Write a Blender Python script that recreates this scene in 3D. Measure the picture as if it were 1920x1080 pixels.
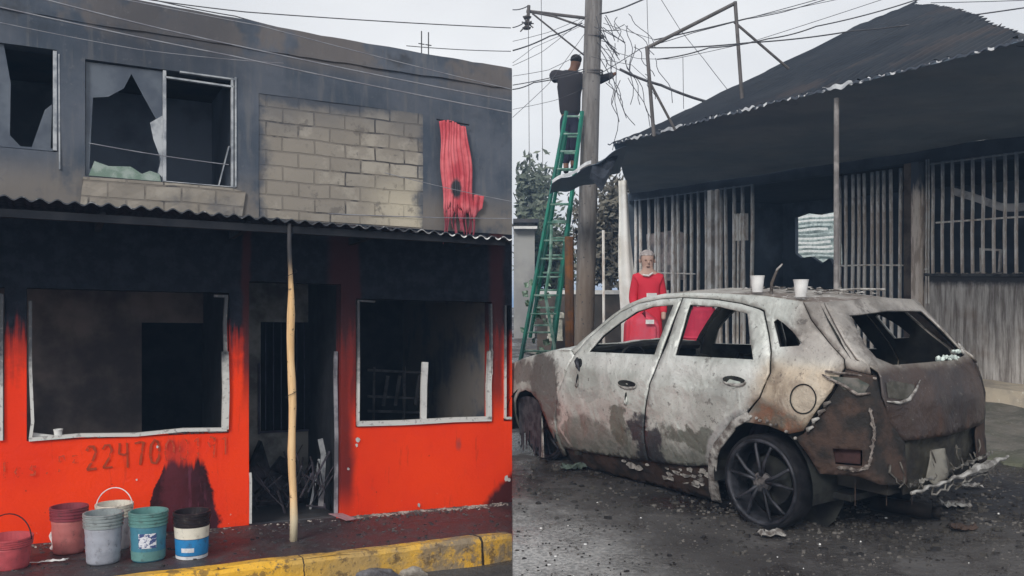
import bpy, bmesh, math, random
from mathutils import Vector, Matrix, noise as mnoise
from mathutils.geometry import delaunay_2d_cdt
R_ = math.radians
random.seed(7)
scene = bpy.context.scene
COL = scene.collection
for o in list(bpy.data.objects): bpy.data.objects.remove(o)

# ---------------------------------------------------------------- camera, sky, sun, exposure
EYE = 1.66
cam_d = bpy.data.cameras.new("camera"); cam = bpy.data.objects.new("camera", cam_d); COL.objects.link(cam)
cam.location = (0, 0, EYE); cam.rotation_euler = (R_(90), 0, 0)
cam_d.sensor_width = 36; cam_d.lens = 36*1700/1920; cam_d.shift_y = 40/1920
cam_d.clip_start = .05; cam_d.clip_end = 2000
scene.camera = cam

SUN_EL, SUN_AZ = 30, 200          # compass-like angle the light comes from (behind the camera, a little to its left)
world = bpy.data.worlds.new("World"); scene.world = world; world.use_nodes = True
wn = world.node_tree; wn.nodes.clear()
w_out = wn.nodes.new('ShaderNodeOutputWorld'); w_bg = wn.nodes.new('ShaderNodeBackground')
sky = wn.nodes.new('ShaderNodeTexSky'); sky.sky_type = 'NISHITA'; sky.sun_disc = False
sky.sun_elevation = R_(SUN_EL); sky.sun_rotation = R_(SUN_AZ); sky.air_density = 1; sky.dust_density = 4
tc = wn.nodes.new('ShaderNodeTexCoord')
mp = wn.nodes.new('ShaderNodeMapping'); mp.inputs['Scale'].default_value = (1, 1, 2.6)
nz = wn.nodes.new('ShaderNodeTexNoise'); nz.inputs['Scale'].default_value = 2.1; nz.inputs['Detail'].default_value = 5
cr = wn.nodes.new('ShaderNodeValToRGB')
cr.color_ramp.elements[0].position = .32; cr.color_ramp.elements[0].color = (6.2, 6.3, 6.5, 1)
cr.color_ramp.elements[1].position = .7; cr.color_ramp.elements[1].color = (8.3, 8.35, 8.4, 1)
mx = wn.nodes.new('ShaderNodeMix'); mx.data_type = 'RGBA'; mx.inputs['Factor'].default_value = .93
wn.links.new(tc.outputs['Generated'], mp.inputs['Vector']); wn.links.new(mp.outputs[0], nz.inputs['Vector'])
wn.links.new(nz.outputs['Fac'], cr.inputs[0])
wn.links.new(sky.outputs[0], mx.inputs['A']); wn.links.new(cr.outputs[0], mx.inputs['B'])
wn.links.new(mx.outputs['Result'], w_bg.inputs['Color']); w_bg.inputs['Strength'].default_value = .088
wn.links.new(w_bg.outputs[0], w_out.inputs[0])
sun_d = bpy.data.lights.new("sun", 'SUN'); sun_d.energy = 1.5; sun_d.angle = R_(16); sun_d.color = (1, .96, .9)
sun = bpy.data.objects.new("sun", sun_d); COL.objects.link(sun)
_az, _el = R_(SUN_AZ), R_(SUN_EL)
_sd = Vector((math.sin(_az)*math.cos(_el), math.cos(_az)*math.cos(_el), math.sin(_el)))
sun.rotation_euler = (-_sd).to_track_quat('-Z', 'Y').to_euler(); sun.location = _sd*30
scene.view_settings.view_transform = 'Standard'; scene.view_settings.look = 'None'
scene.view_settings.exposure = 0.5; scene.view_settings.gamma = 1

# ---------------------------------------------------------------- places: the street climbs on the right, drops on the left
SL = 70/1700
def RW(x, y, z): return Vector((x, y, z + SL*min(y, 45)))          # right hand street, rising away
def LW(x, y, z): return Vector((x, y, z - SL*y))                   # left hand pavement, falling away
cA, sA = math.cos(R_(27)), math.sin(R_(27))
def AW(u, o, v): return LW(cA*u + sA*o, 8.6 + sA*u - cA*o, v)       # red building: u along wall, o out to the street, v up
def BW(u, o, v): return RW(6.55 - .408*u - .913*o, 12.1 + .913*u - .408*o, v)
CX, CY, TH = 2.3724, 6.7147, .9406
FW = (-math.cos(TH), math.sin(TH)); LF = (-math.sin(TH), -math.cos(TH))
def CW(a, b, h): return RW(CX + a*FW[0] + b*LF[0], CY + a*FW[1] + b*LF[1], h)
ident = lambda x, y, z: Vector((x, y, z))

# ---------------------------------------------------------------- node helper
class NT:
    def __init__(s, name):
        s.m = bpy.data.materials.new(name); s.m.use_nodes = True; s.t = s.m.node_tree
        s.b = s.t.nodes['Principled BSDF']
    def n(s, ty, **k):
        x = s.t.nodes.new(ty)
        for a, v in k.items(): setattr(x, a, v)
        return x
    def put(s, sock, v):
        if isinstance(v, bpy.types.NodeSocket): s.t.links.new(v, sock)
        elif v is not None:
            if isinstance(v, (tuple, list)) and len(v) == 3 and sock.type == 'RGBA': v = (*v, 1)
            sock.default_value = v
    def loc(s):
        if not hasattr(s, '_l'): s._l = s.n('ShaderNodeAttribute', attribute_name='loc').outputs['Vector']
        return s._l
    def xyz(s):
        if not hasattr(s, '_s'):
            q = s.n('ShaderNodeSeparateXYZ'); s.put(q.inputs[0], s.loc()); s._s = q.outputs
        return s._s
    def vec(s, v, scale):
        q = s.n('ShaderNodeMapping'); s.put(q.inputs['Vector'], v); q.inputs['Scale'].default_value = scale; return q.outputs[0]
    def noise(s, scale=5, detail=4, rough=.55, v=None, dist=0):
        q = s.n('ShaderNodeTexNoise'); s.put(q.inputs['Vector'], v if v is not None else s.loc())
        q.inputs['Scale'].default_value = scale; q.inputs['Detail'].default_value = detail
        q.inputs['Roughness'].default_value = rough; q.inputs['Distortion'].default_value = dist
        return q.outputs['Fac']
    def vor(s, scale=5, feat='F1', v=None, out='Distance'):
        q = s.n('ShaderNodeTexVoronoi', feature=feat); s.put(q.inputs['Vector'], v if v is not None else s.loc())
        q.inputs['Scale'].default_value = scale; return q.outputs[out]
    def ss(s, v, a, b):                       # smoothstep a..b -> 0..1 (a may be > b)
        q = s.n('ShaderNodeMapRange', interpolation_type='SMOOTHSTEP'); s.put(q.inputs[0], v)
        if a <= b: lo, hi, t0, t1 = a, b, 0, 1
        else: lo, hi, t0, t1 = b, a, 1, 0
        for i, x in enumerate((lo, hi, t0, t1)): q.inputs[i+1].default_value = x
        return q.outputs[0]
    def m2(s, op, a, b=None, c=None):
        q = s.n('ShaderNodeMath', operation=op)
        s.put(q.inputs[0], a); s.put(q.inputs[1], b)
        if c is not None: s.put(q.inputs[2], c)
        return q.outputs[0]
    def mix(s, f, a, b):
        q = s.n('ShaderNodeMix', data_type='RGBA'); s.put(q.inputs['Factor'], f)
        s.put(q.inputs['A'], a); s.put(q.inputs['B'], b); return q.outputs['Result']
    def out(s, col=None, rough=None, metal=0, bump=None, bs=.3, bd=.01, spec=None):
        s.put(s.b.inputs['Base Color'], col); s.put(s.b.inputs['Roughness'], rough); s.put(s.b.inputs['Metallic'], metal)
        if spec is not None: s.b.inputs['Specular IOR Level'].default_value = spec
        if bump is not None:
            q = s.n('ShaderNodeBump'); q.inputs['Strength'].default_value = bs; q.inputs['Distance'].default_value = bd
            s.put(q.inputs['Height'], bump); s.t.links.new(q.outputs[0], s.b.inputs['Normal'])
        return s.m

def simple(name, c1, c2=None, rough=.8, metal=0, scale=6, bs=.25, bd=.006, lo=.38, hi=.62, detail=5, spec=.2):
    t = NT(name); c2 = c2 or tuple(x*.55 for x in c1)
    f = t.noise(scale, detail, .6)
    return t.out(t.mix(t.ss(f, lo, hi), c1, c2), rough, metal, t.noise(scale*6, 3), bs, bd, spec)

# ---------------------------------------------------------------- mesh helper
def in_poly(p, poly):
    x, y = p; c = False; j = len(poly)-1
    for i in range(len(poly)):
        xi, yi = poly[i]; xj, yj = poly[j]
        if (yi > y) != (yj > y) and x < (xj-xi)*(y-yi)/(yj-yi)+xi: c = not c
        j = i
    return c
def seg_sub(poly, step):
    out = []
    for i in range(len(poly)):
        a, b = Vector(poly[i]), Vector(poly[(i+1) % len(poly)])
        k = max(1, int((b-a).length/step))
        out += [tuple(a.lerp(b, q/k)) for q in range(k)]
    return out
def cdt(outer, holes=(), grid=None, step=None):
    """triangles of a 2-D polygon with holes, with a grid of inner points"""
    loops = [outer] + list(holes)
    if step: loops = [seg_sub(l, step) for l in loops]
    P, E = [], []
    rings = []
    for l in loops:
        b = len(P); P += [Vector(p) for p in l]; n = len(l)
        E += [(b+i, b+(i+1) % n) for i in range(n)]; rings.append(list(range(b, b+n)))
    if grid:
        xs = [p[0] for p in outer]; ys = [p[1] for p in outer]
        gx = min(xs)+grid/2; r = 0
        rng = random.Random(3)
        while gx < max(xs):
            gy = min(ys)+grid/2*(1+(r % 2))
            while gy < max(ys):
                p = (gx+rng.uniform(-.15, .15)*grid, gy+rng.uniform(-.15, .15)*grid)
                if in_poly(p, loops[0]) and not any(in_poly(p, h) for h in loops[1:]):
                    ok = True
                    for l in loops:
                        for q in l:
                            if (q[0]-p[0])**2+(q[1]-p[1])**2 < (grid*.35)**2: ok = False; break
                        if not ok: break
                    if ok: P.append(Vector(p))
                gy += grid
            gx += grid*.87; r += 1
    V, _, Fc, ov, _, _ = delaunay_2d_cdt(P, E, [], 0, 1e-6)
    back = {}
    for i, l in enumerate(ov):
        for k in l: back[k] = i
    keep = []
    for f in Fc:
        c = (sum(V[i][0] for i in f)/len(f), sum(V[i][1] for i in f)/len(f))
        if in_poly(c, loops[0]) and not any(in_poly(c, h) for h in loops[1:]): keep.append(tuple(f))
    rings = [[back[i] for i in r] for r in rings]
    return [tuple(v) for v in V], keep, rings

class MB:
    def __init__(s): s.v = []; s.f = []
    def add(s, vs, fs):
        b = len(s.v); s.v += [tuple(v) for v in vs]; s.f += [tuple(b+i for i in f) for f in fs]; return s
    def box(s, x0, x1, y0, y1, z0, z1):
        vs = [(x, y, z) for z in (z0, z1) for y in (y0, y1) for x in (x0, x1)]
        return s.add(vs, [(0, 2, 3, 1), (4, 5, 7, 6), (0, 1, 5, 4), (2, 6, 7, 3), (0, 4, 6, 2), (1, 3, 7, 5)])
    def tube(s, pts, r, n=8, r2=None, cap=True):
        pts = [Vector(p) for p in pts]; N = len(pts); vs = []; fs = []
        ref = None
        for i, p in enumerate(pts):
            d = (pts[min(i+1, N-1)]-pts[max(i-1, 0)]).normalized()
            if ref is None: ref = Vector((0, 0, 1)) if abs(d.z) < .9 else Vector((1, 0, 0))
            u = d.cross(ref); u = u.normalized() if u.length > 1e-4 else d.orthogonal().normalized(); w = u.cross(d).normalized()
            ref = w
            rr = r if not isinstance(r, (list, tuple)) else r[i]
            if r2 is not None and not isinstance(r, (list, tuple)): rr = r+(r2-r)*i/(N-1)
            for k in range(n):
                a = 2*math.pi*k/n; vs.append(p+u*math.cos(a)*rr+w*math.sin(a)*rr)
        for i in range(N-1):
            for k in range(n): fs.append((i*n+k, i*n+(k+1) % n, (i+1)*n+(k+1) % n, (i+1)*n+k))
        if cap: fs += [tuple(range(n-1, -1, -1)), tuple((N-1)*n+k for k in range(n))]
        return s.add(vs, fs)
    def lathe(s, prof, c=(0, 0, 0), n=24, axis='z', sx=1, sy=1, fn=None):
        vs = []; fs = []
        for r, z in prof:
            for k in range(n):
                a = 2*math.pi*k/n; x, y = r*math.cos(a)*sx, r*math.sin(a)*sy
                p = (x, y, z) if axis == 'z' else (x, z, y)
                vs.append((c[0]+p[0], c[1]+p[1], c[2]+p[2]))
        for i in range(len(prof)-1):
            for k in range(n): fs.append((i*n+k, i*n+(k+1) % n, (i+1)*n+(k+1) % n, (i+1)*n+k))
        return s.add(vs, fs)
    def sheet(s, outer, fn, holes=(), grid=None, step=None, fn2=None):
        """surface over a polygon; with fn2 it becomes a slab between fn and fn2"""
        V, Fc, rings = cdt(outer, holes, grid, step)
        s.add([fn(*p) for p in V], Fc)
        if fn2:
            b = len(s.v); s.add([fn2(*p) for p in V], [tuple(reversed(f)) for f in Fc])
            n = len(V); b0 = b-n
            for r in rings:
                for i in range(len(r)):
                    j = (i+1) % len(r); s.f.append((b0+r[i], b0+r[j], b+r[j], b+r[i]))
        return s
    def grid(s, fn, nu, nv):
        vs = [fn(i/nu, j/nv) for j in range(nv+1) for i in range(nu+1)]
        return s.add(vs, [(j*(nu+1)+i, j*(nu+1)+i+1, (j+1)*(nu+1)+i+1, (j+1)*(nu+1)+i) for j in range(nv) for i in range(nu)])
    def build(s, name, m, parent=None, xf=ident, root=None, smooth=False, mods=None, mi=None):
        if root is None: root = parent['_r'] if parent and '_r' in parent.keys() else (0, 0, 0)
        if parent and parent.type == 'MESH' and not parent.parent: root = parent.location.copy()
        root = Vector(root)
        me = bpy.data.meshes.new(name)
        me.from_pydata([Vector(xf(*v))-root for v in s.v], [], s.f); me.update()
        at = me.attributes.new('loc', 'FLOAT_VECTOR', 'POINT')
        at.data.foreach_set('vector', [c for v in s.v for c in v])
        bm = bmesh.new(); bm.from_mesh(me); bmesh.ops.recalc_face_normals(bm, faces=bm.faces); bm.to_mesh(me); bm.free()
        me.materials.append(m)
        if smooth:
            me.polygons.foreach_set('use_smooth', [True]*len(me.polygons))
        o = bpy.data.objects.new(name, me); COL.objects.link(o)
        if parent: o.parent = parent; 
        else: o.location = root
        if mods: mods(o)
        return o
def solid(th, off=-1):
    def f(o):
        md = o.modifiers.new('thickness', 'SOLIDIFY'); md.thickness = th; md.offset = off
    return f
def bev(w):
    def f(o):
        md = o.modifiers.new('bevel', 'BEVEL'); md.width = w; md.segments = 2; md.limit_method = 'ANGLE'
    return f
def tag(o, label=None, cat=None, group=None, kind=None):
    if label: o['label'] = label
    if cat: o['category'] = cat
    if group: o['group'] = group
    if kind: o['kind'] = kind
    return o
def thing(name, loc, label, cat, group=None):
    o = bpy.data.objects.new(name, None); COL.objects.link(o); o.location = loc; o.empty_display_size = .1
    o['_r'] = [float(c) for c in loc]
    return tag(o, label, cat, group)
def fbm(x, y, z=0, s=1, o=3): return mnoise.fractal(Vector((x*s, y*s, z*s)), 1.0, 2.0, o)

# ---------------------------------------------------------------- materials
def mat_ground():
    t = NT('wet_ash_road'); P = t.loc()
    big = t.noise(.55, 5, .6); mid = t.noise(3.2, 6, .65); fine = t.noise(38, 4, .7)
    c = t.mix(t.ss(big, .38, .62), (.030, .026, .025), (.085, .080, .078))
    c = t.mix(t.m2('MULTIPLY', t.ss(mid, .48, .72), .75), c, (.032, .025, .024))
    c = t.mix(t.ss(fine, .62, .72), c, (.22, .21, .20))
    X = t.xyz()
    # paler dry strip at the near left of the burnt street, brown wash under the rear of the car
    dx = t.m2('MULTIPLY', X[0], 1.5); dy = t.m2('SUBTRACT', X[1], 5.7)
    d = t.m2('SQRT', t.m2('ADD', t.m2('MULTIPLY', dx, dx), t.m2('MULTIPLY', dy, dy)))
    d = t.m2('ADD', d, t.m2('MULTIPLY', t.m2('SUBTRACT', mid, .5), 1.4))
    pale = t.m2('MULTIPLY', t.ss(d, 1.6, .1), t.ss(X[0], .0, .01))
    c = t.mix(t.m2('MULTIPLY', pale, .8), c, t.mix(t.ss(fine, .4, .6), (.26, .26, .26), (.52, .51, .50)))
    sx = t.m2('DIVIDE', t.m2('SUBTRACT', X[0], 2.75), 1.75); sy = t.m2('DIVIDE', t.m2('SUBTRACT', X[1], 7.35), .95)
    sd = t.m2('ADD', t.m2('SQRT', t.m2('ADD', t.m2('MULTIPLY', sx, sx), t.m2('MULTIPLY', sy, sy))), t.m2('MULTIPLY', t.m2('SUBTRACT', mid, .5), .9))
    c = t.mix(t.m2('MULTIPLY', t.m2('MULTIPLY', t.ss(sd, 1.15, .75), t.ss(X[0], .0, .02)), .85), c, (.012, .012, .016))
    wet = t.ss(t.noise(1.3, 4, .6), .44, .56)
    r = t.m2('SUBTRACT', .9, t.m2('MULTIPLY', wet, .72))
    h = t.m2('ADD', t.m2('MULTIPLY', fine, 1.0), t.m2('MULTIPLY', t.noise(11, 5), 1.6))
    return t.out(c, r, 0, h, .6, .022)
M_ground = mat_ground()
def mat_paving():
    t = NT('wet_paving'); a = t.noise(1.6, 6, .65); b = t.noise(9, 6, .7); f = t.noise(60, 3, .7)
    c = t.mix(t.ss(a, .36, .58), (.030, .029, .032), (.060, .033, .036))
    c = t.mix(t.ss(b, .46, .62), c, (.055, .054, .058))
    c = t.mix(t.ss(f, .62, .72), c, (.3, .28, .27))
    return t.out(c, t.m2('ADD', .28, t.m2('MULTIPLY', b, .5)), 0, t.m2('ADD', b, t.m2('MULTIPLY', f, .4)), .6, .02)
M_paving = mat_paving()
def mat_kerb():
    t = NT('yellow_kerb_paint'); a = t.noise(4, 6, .7); f = t.noise(26, 5, .7)
    c = t.mix(t.ss(t.noise(2.2, 4), .38, .62), (.82, .45, .035), (.55, .34, .08))
    c = t.mix(t.ss(f, .55, .68), c, (.17, .12, .06))
    X = t.xyz()
    worn = t.m2('MULTIPLY', t.ss(a, .40, .54), t.ss(X[0], -2.6, -1.1))
    c = t.mix(worn, c, (.26, .20, .13))
    u = X[0]
    for ju, w in ((-.97, .007), (-2.35, .003)):
        d = t.m2('ABSOLUTE', t.m2('SUBTRACT', t.m2('ADD', u, t.m2('MULTIPLY', t.m2('SUBTRACT', a, .5), .05)), ju)); c = t.mix(t.ss(d, w*2, w), c, (.03, .022, .015))
    c = t.mix(t.m2('MULTIPLY', t.ss(t.noise(7, 5, .7), .56, .62), .7), c, (.10, .065, .035))
    return t.out(c, .75, 0, t.m2('ADD', a, f), .8, .015)
M_kerb = mat_kerb()

def mat_wall_red():
    t = NT('red_paint_and_soot'); X = t.xyz(); u, o, v = X[0], X[1], X[2]
    n1 = t.noise(2.4, 5, .6); n2 = t.noise(9, 5, .65); n3 = t.noise(40, 4)
    red = t.mix(t.ss(t.noise(1.3, 4), .35, .65), (.92, .056, .008), (.85, .044, .010))
    red = t.mix(t.m2('MULTIPLY', t.ss(n2, .60, .76), .25), red, (.62, .07, .05))
    stain = t.ss(t.noise(5, 6, .7, t.vec(t.loc(), (3, 3, .45))), .58, .70)
    red = t.mix(t.m2('MULTIPLY', stain, .4), red, (.42, .035, .016))
    run = t.noise(7, 5, .6, t.vec(t.loc(), (4, 4, .25)))
    edge = t.m2('ADD', t.m2('ADD', v, t.m2('MULTIPLY', t.m2('SUBTRACT', n1, .5), .45)), t.m2('MULTIPLY', t.m2('SUBTRACT', run, .5), .55))
    soot = t.ss(edge, 1.64, 1.86)
    half = t.ss(t.m2('ADD', edge, t.m2('MULTIPLY', t.m2('SUBTRACT', n2, .5), .5)), 1.34, 1.70)
    pit = t.ss(t.vor(14), .10, .05); red = t.mix(t.m2('MULTIPLY', t.m2('MULTIPLY', pit, t.ss(n2, .55, .62)), .7), red, (.10, .015, .01))
    red = t.mix(t.m2('MULTIPLY', half, .55), red, (.12, .02, .02))
    black = t.mix(t.ss(n2, .4, .65), (.0085, .0105, .0165), (.018, .022, .032))
    c = t.mix(soot, red, black)
    # smoke licks beside the openings
    def lick(cx, w, v0, v1):
        d = t.m2('ABSOLUTE', t.m2('SUBTRACT', t.m2('ADD', u, t.m2('MULTIPLY', t.m2('SUBTRACT', n1, .5), .12)), cx))
        return t.m2('MULTIPLY', t.ss(d, w, w*.35), t.ss(v, v0, v1))
    for cx, w, v0, v1, k in ((-1.66, .16, .1, .5, .85), (-.16, .10, .9, 1.3, .8), (-2.46, .05, 1.0, 1.6, .9), (-1.53, .06, .9, 1.3, .8)):
        c = t.mix(t.m2('MULTIPLY', lick(cx, w, v0, v1), k), c, (.05, .016, .018))
    # burnt patch low on the left hand wall: leaning dark shape with an edge of its own
    cx = t.m2('ADD', -3.10, t.m2('MULTIPLY', t.m2('SUBTRACT', .72, v), -.05))
    def trap(uL0, uL1, uR0, uR1, v1, soft, nse):      # left edge at v=.2 / v1, right edge at v=.2 / v1
        tt = t.m2('DIVIDE', t.m2('SUBTRACT', v, .2), v1-.2)
        L = t.m2('ADD', uL0, t.m2('MULTIPLY', tt, uL1-uL0)); Rr = t.m2('ADD', uR0, t.m2('MULTIPLY', tt, uR1-uR0))
        uu = t.m2('ADD', t.m2('ADD', u, t.m2('MULTIPLY', t.m2('SUBTRACT', n2, .5), nse)), t.m2('MULTIPLY', t.m2('SUBTRACT', n1, .5), .15))
        a = t.ss(t.m2('SUBTRACT', uu, L), 0, soft*.4); b = t.ss(t.m2('SUBTRACT', Rr, uu), 0, soft)
        return t.m2('MULTIPLY', t.m2('MULTIPLY', a, b), t.ss(t.m2('ADD', v, t.m2('MULTIPLY', t.m2('SUBTRACT', run, .5), .22)), v1+.03, v1-.05))
    c = t.mix(t.m2('MULTIPLY', trap(-3.27, -3.10, -2.66, -2.80, .74,   .03, .10), .98), c, t.mix(t.ss(n2, .4, .6), (.010, .008, .010), (.035, .014, .022)))
    c = t.mix(t.m2('MULTIPLY', trap(-3.18, -3.10, -2.78, -2.84, .93, .2, .2), .45), c, (.16, .03, .04))
    c = t.mix(t.m2('MULTIPLY', trap(-.36, .12, .3, .3, .62, .3, .12), .95), c, (.028, .014, .016))
    vs = t.noise(9, 5, .6, t.vec(t.loc(), (3, 3, .3)))
    c = t.mix(t.m2('MULTIPLY', t.m2('MULTIPLY', trap(-3.0, -2.93, -2.70, -2.84, .72, .05, .06), t.ss(vs, .52, .6)), .5), c, (.16, .045, .075))
    dsm = t.m2('SQRT', t.m2('ADD', t.m2('POWER', t.m2('SUBTRACT', u, -.55), 2), t.m2('POWER', t.m2('MULTIPLY', t.m2('SUBTRACT', v, .76), .5), 2)))
    c = t.mix(t.m2('MULTIPLY', t.ss(t.m2('ADD', dsm, t.m2('MULTIPLY', n3, .03)), .055, .02), .55), c, (.16, .07, .08))
    # spalled chips of pale plaster
    chip = t.m2('MULTIPLY', t.ss(n3, .70, .73), t.ss(v, .42, .2))
    c = t.mix(chip, c, (.55, .45, .40))
    return t.out(c, t.m2('ADD', .6, t.m2('MULTIPLY', soot, .3)), 0, t.m2('ADD', n2, t.m2('MULTIPLY', n3, .5)), .5, .012, .12)
M_wallred = mat_wall_red()

def mat_wall_up():
    t = NT('sooted_render'); X = t.xyz(); u, v = X[0], X[2]
    n1 = t.noise(1.6, 5, .6); n2 = t.noise(8, 5, .65); st = t.noise(3, 5, .6, t.vec(t.loc(), (5, 5, .5)))
    c = t.mix(t.ss(n1, .38, .62), (.046, .062, .088), (.088, .102, .130))
    c = t.mix(t.m2('MULTIPLY', t.ss(st, .5, .7), .5), c, (.14, .14, .145))
    # less soot low down between and under the windows, plaster shows brown
    low = t.m2('MULTIPLY', t.ss(v, 3.15, 2.85), t.ss(n1, .38, .52))
    c = t.mix(t.m2('MULTIPLY', low, .7), c, (.19, .165, .14))
    patch = t.noise(.9, 5, .65)
    c = t.mix(t.m2('MULTIPLY', t.m2('MULTIPLY', t.ss(v, 3.95, 4.15), t.ss(patch, .46, .54)), .8), c, (.13, .115, .11))
    c = t.mix(t.m2('MULTIPLY', t.m2('MULTIPLY', t.ss(v, 3.9, 4.1), t.ss(patch, .44, .36)), .7), c, (.028, .030, .034))
    tw = t.ss(t.m2('ABSOLUTE', t.m2('ADD', u, t.m2('ADD', 3.1, t.m2('MULTIPLY', t.m2('SUBTRACT', n1, .5), .5)))), .8, .3)
    c = t.mix(t.m2('MULTIPLY', t.m2('MULTIPLY', tw, t.ss(v, 3.7, 3.9)), .45), c, (.03, .036, .05))
    c = t.mix(t.m2('MULTIPLY', t.ss(t.noise(16, 5, .7), .58, .70), .4), c, (.15, .15, .16))
    c = t.mix(t.m2('MULTIPLY', t.ss(n2, .62, .7), .3), c, (.03, .035, .05))
    return t.out(c, .85, 0, t.m2('ADD', n2, st), .35, .012)
M_wallup = mat_wall_up()
def mat_block(name, deep):
    t = NT(name); X = t.xyz(); u, v = X[0], X[2]
    cb = t.n('ShaderNodeCombineXYZ'); t.put(cb.inputs[0], t.m2('ADD', u, t.m2('MULTIPLY', t.m2('SUBTRACT', t.noise(3, 2), .5), .03)))
    t.put(cb.inputs[1], t.m2('ADD', v, t.m2('MULTIPLY', t.m2('SUBTRACT', t.noise(2.5, 2), .5), .035)))
    br = t.n('ShaderNodeTexBrick'); t.put(br.inputs['Vector'], cb.outputs[0])
    br.inputs['Scale'].default_value = 1; br.inputs['Brick Width'].default_value = .27; br.inputs['Row Height'].default_value = .122
    br.inputs['Mortar Size'].default_value = .008; br.inputs['Mortar Smooth'].default_value = .3; br.inputs['Bias'].default_value = -.2
    br.inputs['Color1'].default_value = (.34, .31, .265, 1); br.inputs['Color2'].default_value = (.22, .20, .175, 1); br.inputs['Mortar'].default_value = (.06, .055, .055, 1)
    n1 = t.noise(1.7, 5, .6); n2 = t.noise(14, 5, .7)
    smear = t.ss(t.m2('ADD', t.noise(2.4, 5, .65), t.m2('MULTIPLY', t.ss(u, -1.2, -2.1), .10)), .47, .56)                     # mortar smeared over the joints
    c = t.mix(t.m2('MULTIPLY', smear, .75), br.outputs['Color'], (.235, .21, .18))
    clean = t.m2('MULTIPLY', t.ss(t.m2('ADD', u, t.m2('MULTIPLY', n1, .5)), -1.35, -.85), t.ss(v, 3.3, 2.9))
    c = t.mix(t.m2('MULTIPLY', clean, .65), c, (.58, .52, .40))
    c = t.mix(t.m2('MULTIPLY', t.ss(n2, .55, .7), .35), c, (.12, .11, .10))
    sootv = t.ss(t.m2('ADD', v, t.m2('MULTIPLY', t.m2('SUBTRACT', n1, .5), .7)), 3.35, 3.85) if deep else t.ss(n1, .55, .7)
    c = t.mix(t.m2('MULTIPLY', sootv, .62), c, (.085, .09, .105))
    if deep:
        wob = t.m2('MULTIPLY', t.m2('SUBTRACT', t.noise(2.6, 5, .65), .5), .42)
        for sock, e0, sg in ((u, -2.36, 1), (u, -.90, -1), (v, 3.765, -1)):
            dist = t.m2('ADD', t.m2('MULTIPLY', t.m2('SUBTRACT', sock, e0), sg), wob)
            c = t.mix(t.m2('MULTIPLY', t.ss(dist, .10, -.02), .92), c, (.062, .074, .098))
        blot = t.ss(t.noise(5, 5, .7), .58, .64); c = t.mix(t.m2('MULTIPLY', blot, .55), c, (.10, .09, .085))
    h = t.m2('ADD', t.m2('MULTIPLY', t.m2('SUBTRACT', 1, br.outputs['Fac']), 1.2), t.m2('MULTIPLY', n2, .5))
    return t.out(c, .9, 0, h, .7, .012)
M_block = mat_block('concrete_block', True); M_brickstrip = mat_block('chipped_block', False)
M_char = simple('charred_black', (.012, .014, .019), (.024, .026, .032), .9, scale=4)
M_char2 = simple('charred_grey_room', (.050, .054, .064), (.080, .076, .080), .9, scale=2)
M_room = simple('smoked_plaster_room', (.26, .215, .20), (.10, .088, .092), .9, scale=1.3)
M_sheetdark = simple('sooted_sheet', (.016, .020, .029), (.03, .036, .048), .6, .3, scale=3)
def mat_edgeA():
    t = NT('bare_zinc_edge'); u = t.xyz()[0]; n = t.noise(7, 4, .6)
    w = t.n('ShaderNodeMath', operation='SINE'); t.put(w.inputs[0], t.m2('MULTIPLY', u, 2*math.pi/.105))
    k = t.m2('MULTIPLY', t.ss(t.m2('ADD', u, t.m2('MULTIPLY', t.m2('SUBTRACT', n, .5), .8)), -1.3, -.8), t.ss(w.outputs[0], .2, -.3))
    k2 = t.m2('MULTIPLY', t.ss(n, .56, .62), .35)
    return t.out(t.mix(t.m2('MAXIMUM', k, k2), (.022, .026, .034), (.62, .62, .62)), .6)
M_edge = mat_edgeA()
M_white = simple('scorched_white_frame', (.58, .58, .57), (.30, .30, .31), .6, scale=9, lo=.5, hi=.7)
M_whitepaper = simple('white_plastic', (.75, .75, .74), (.6, .6, .6), .5, scale=9)
def mat_frame():
    t = NT('frame_paint_burnt_upwards'); v = t.xyz()[2]; n = t.noise(7, 5, .65)
    e = t.m2('ADD', v, t.m2('MULTIPLY', t.m2('SUBTRACT', n, .5), .9))
    c = t.mix(t.ss(e, 1.25, 1.75), (.62, .62, .60), (.045, .05, .06))
    c = t.mix(t.m2('MULTIPLY', t.ss(t.noise(30, 4), .56, .66), .6), c, (.16, .14, .14))
    return t.out(c, .6, 0, n, .3, .01)
M_frame = mat_frame()
def mat_alu():
    t = NT('smoked_aluminium'); n = t.noise(9, 4)
    return t.out(t.mix(t.ss(n, .4, .65), (.46, .48, .50), (.22, .24, .27)), .45, .4, n, .2, .004)
M_alu = mat_alu()
def mat_glass():
    t = NT('smoked_broken_glass'); n = t.noise(3, 5)
    return t.out(t.mix(t.ss(n, .4, .6), (.055, .070, .098), (.10, .12, .15)), .35, 0, n, .1, .01)
M_glass = mat_glass()
M_greenglass = simple('green_broken_glass', (.16, .23, .19), (.30, .36, .33), .3, scale=12)

# ---------------------------------------------------------------- ground
def rough(x, y): return .018*fbm(x, y, 0, 1.3, 4)+.006*fbm(x, y, 5, 9, 3)
g = MB()
def gr(x, y): return RW(x, y, -.10+(rough(x, y) if y < 16 else 0))
def gl(x, y): return LW(x, y, rough(x, y))
E1 = AW(0, 0, 0); E2 = AW(0, -5, 0); E3 = AW(-30, -5, 0)
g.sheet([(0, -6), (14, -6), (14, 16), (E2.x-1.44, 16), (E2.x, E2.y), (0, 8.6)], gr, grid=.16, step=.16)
g.sheet([(-30, -6), (0, -6), (0, 8.6), (AW(-8, 0, 0).x, AW(-8, 0, 0).y), (-30, AW(-8, 0, 0).y)], gl, grid=.3, step=.3)
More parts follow.
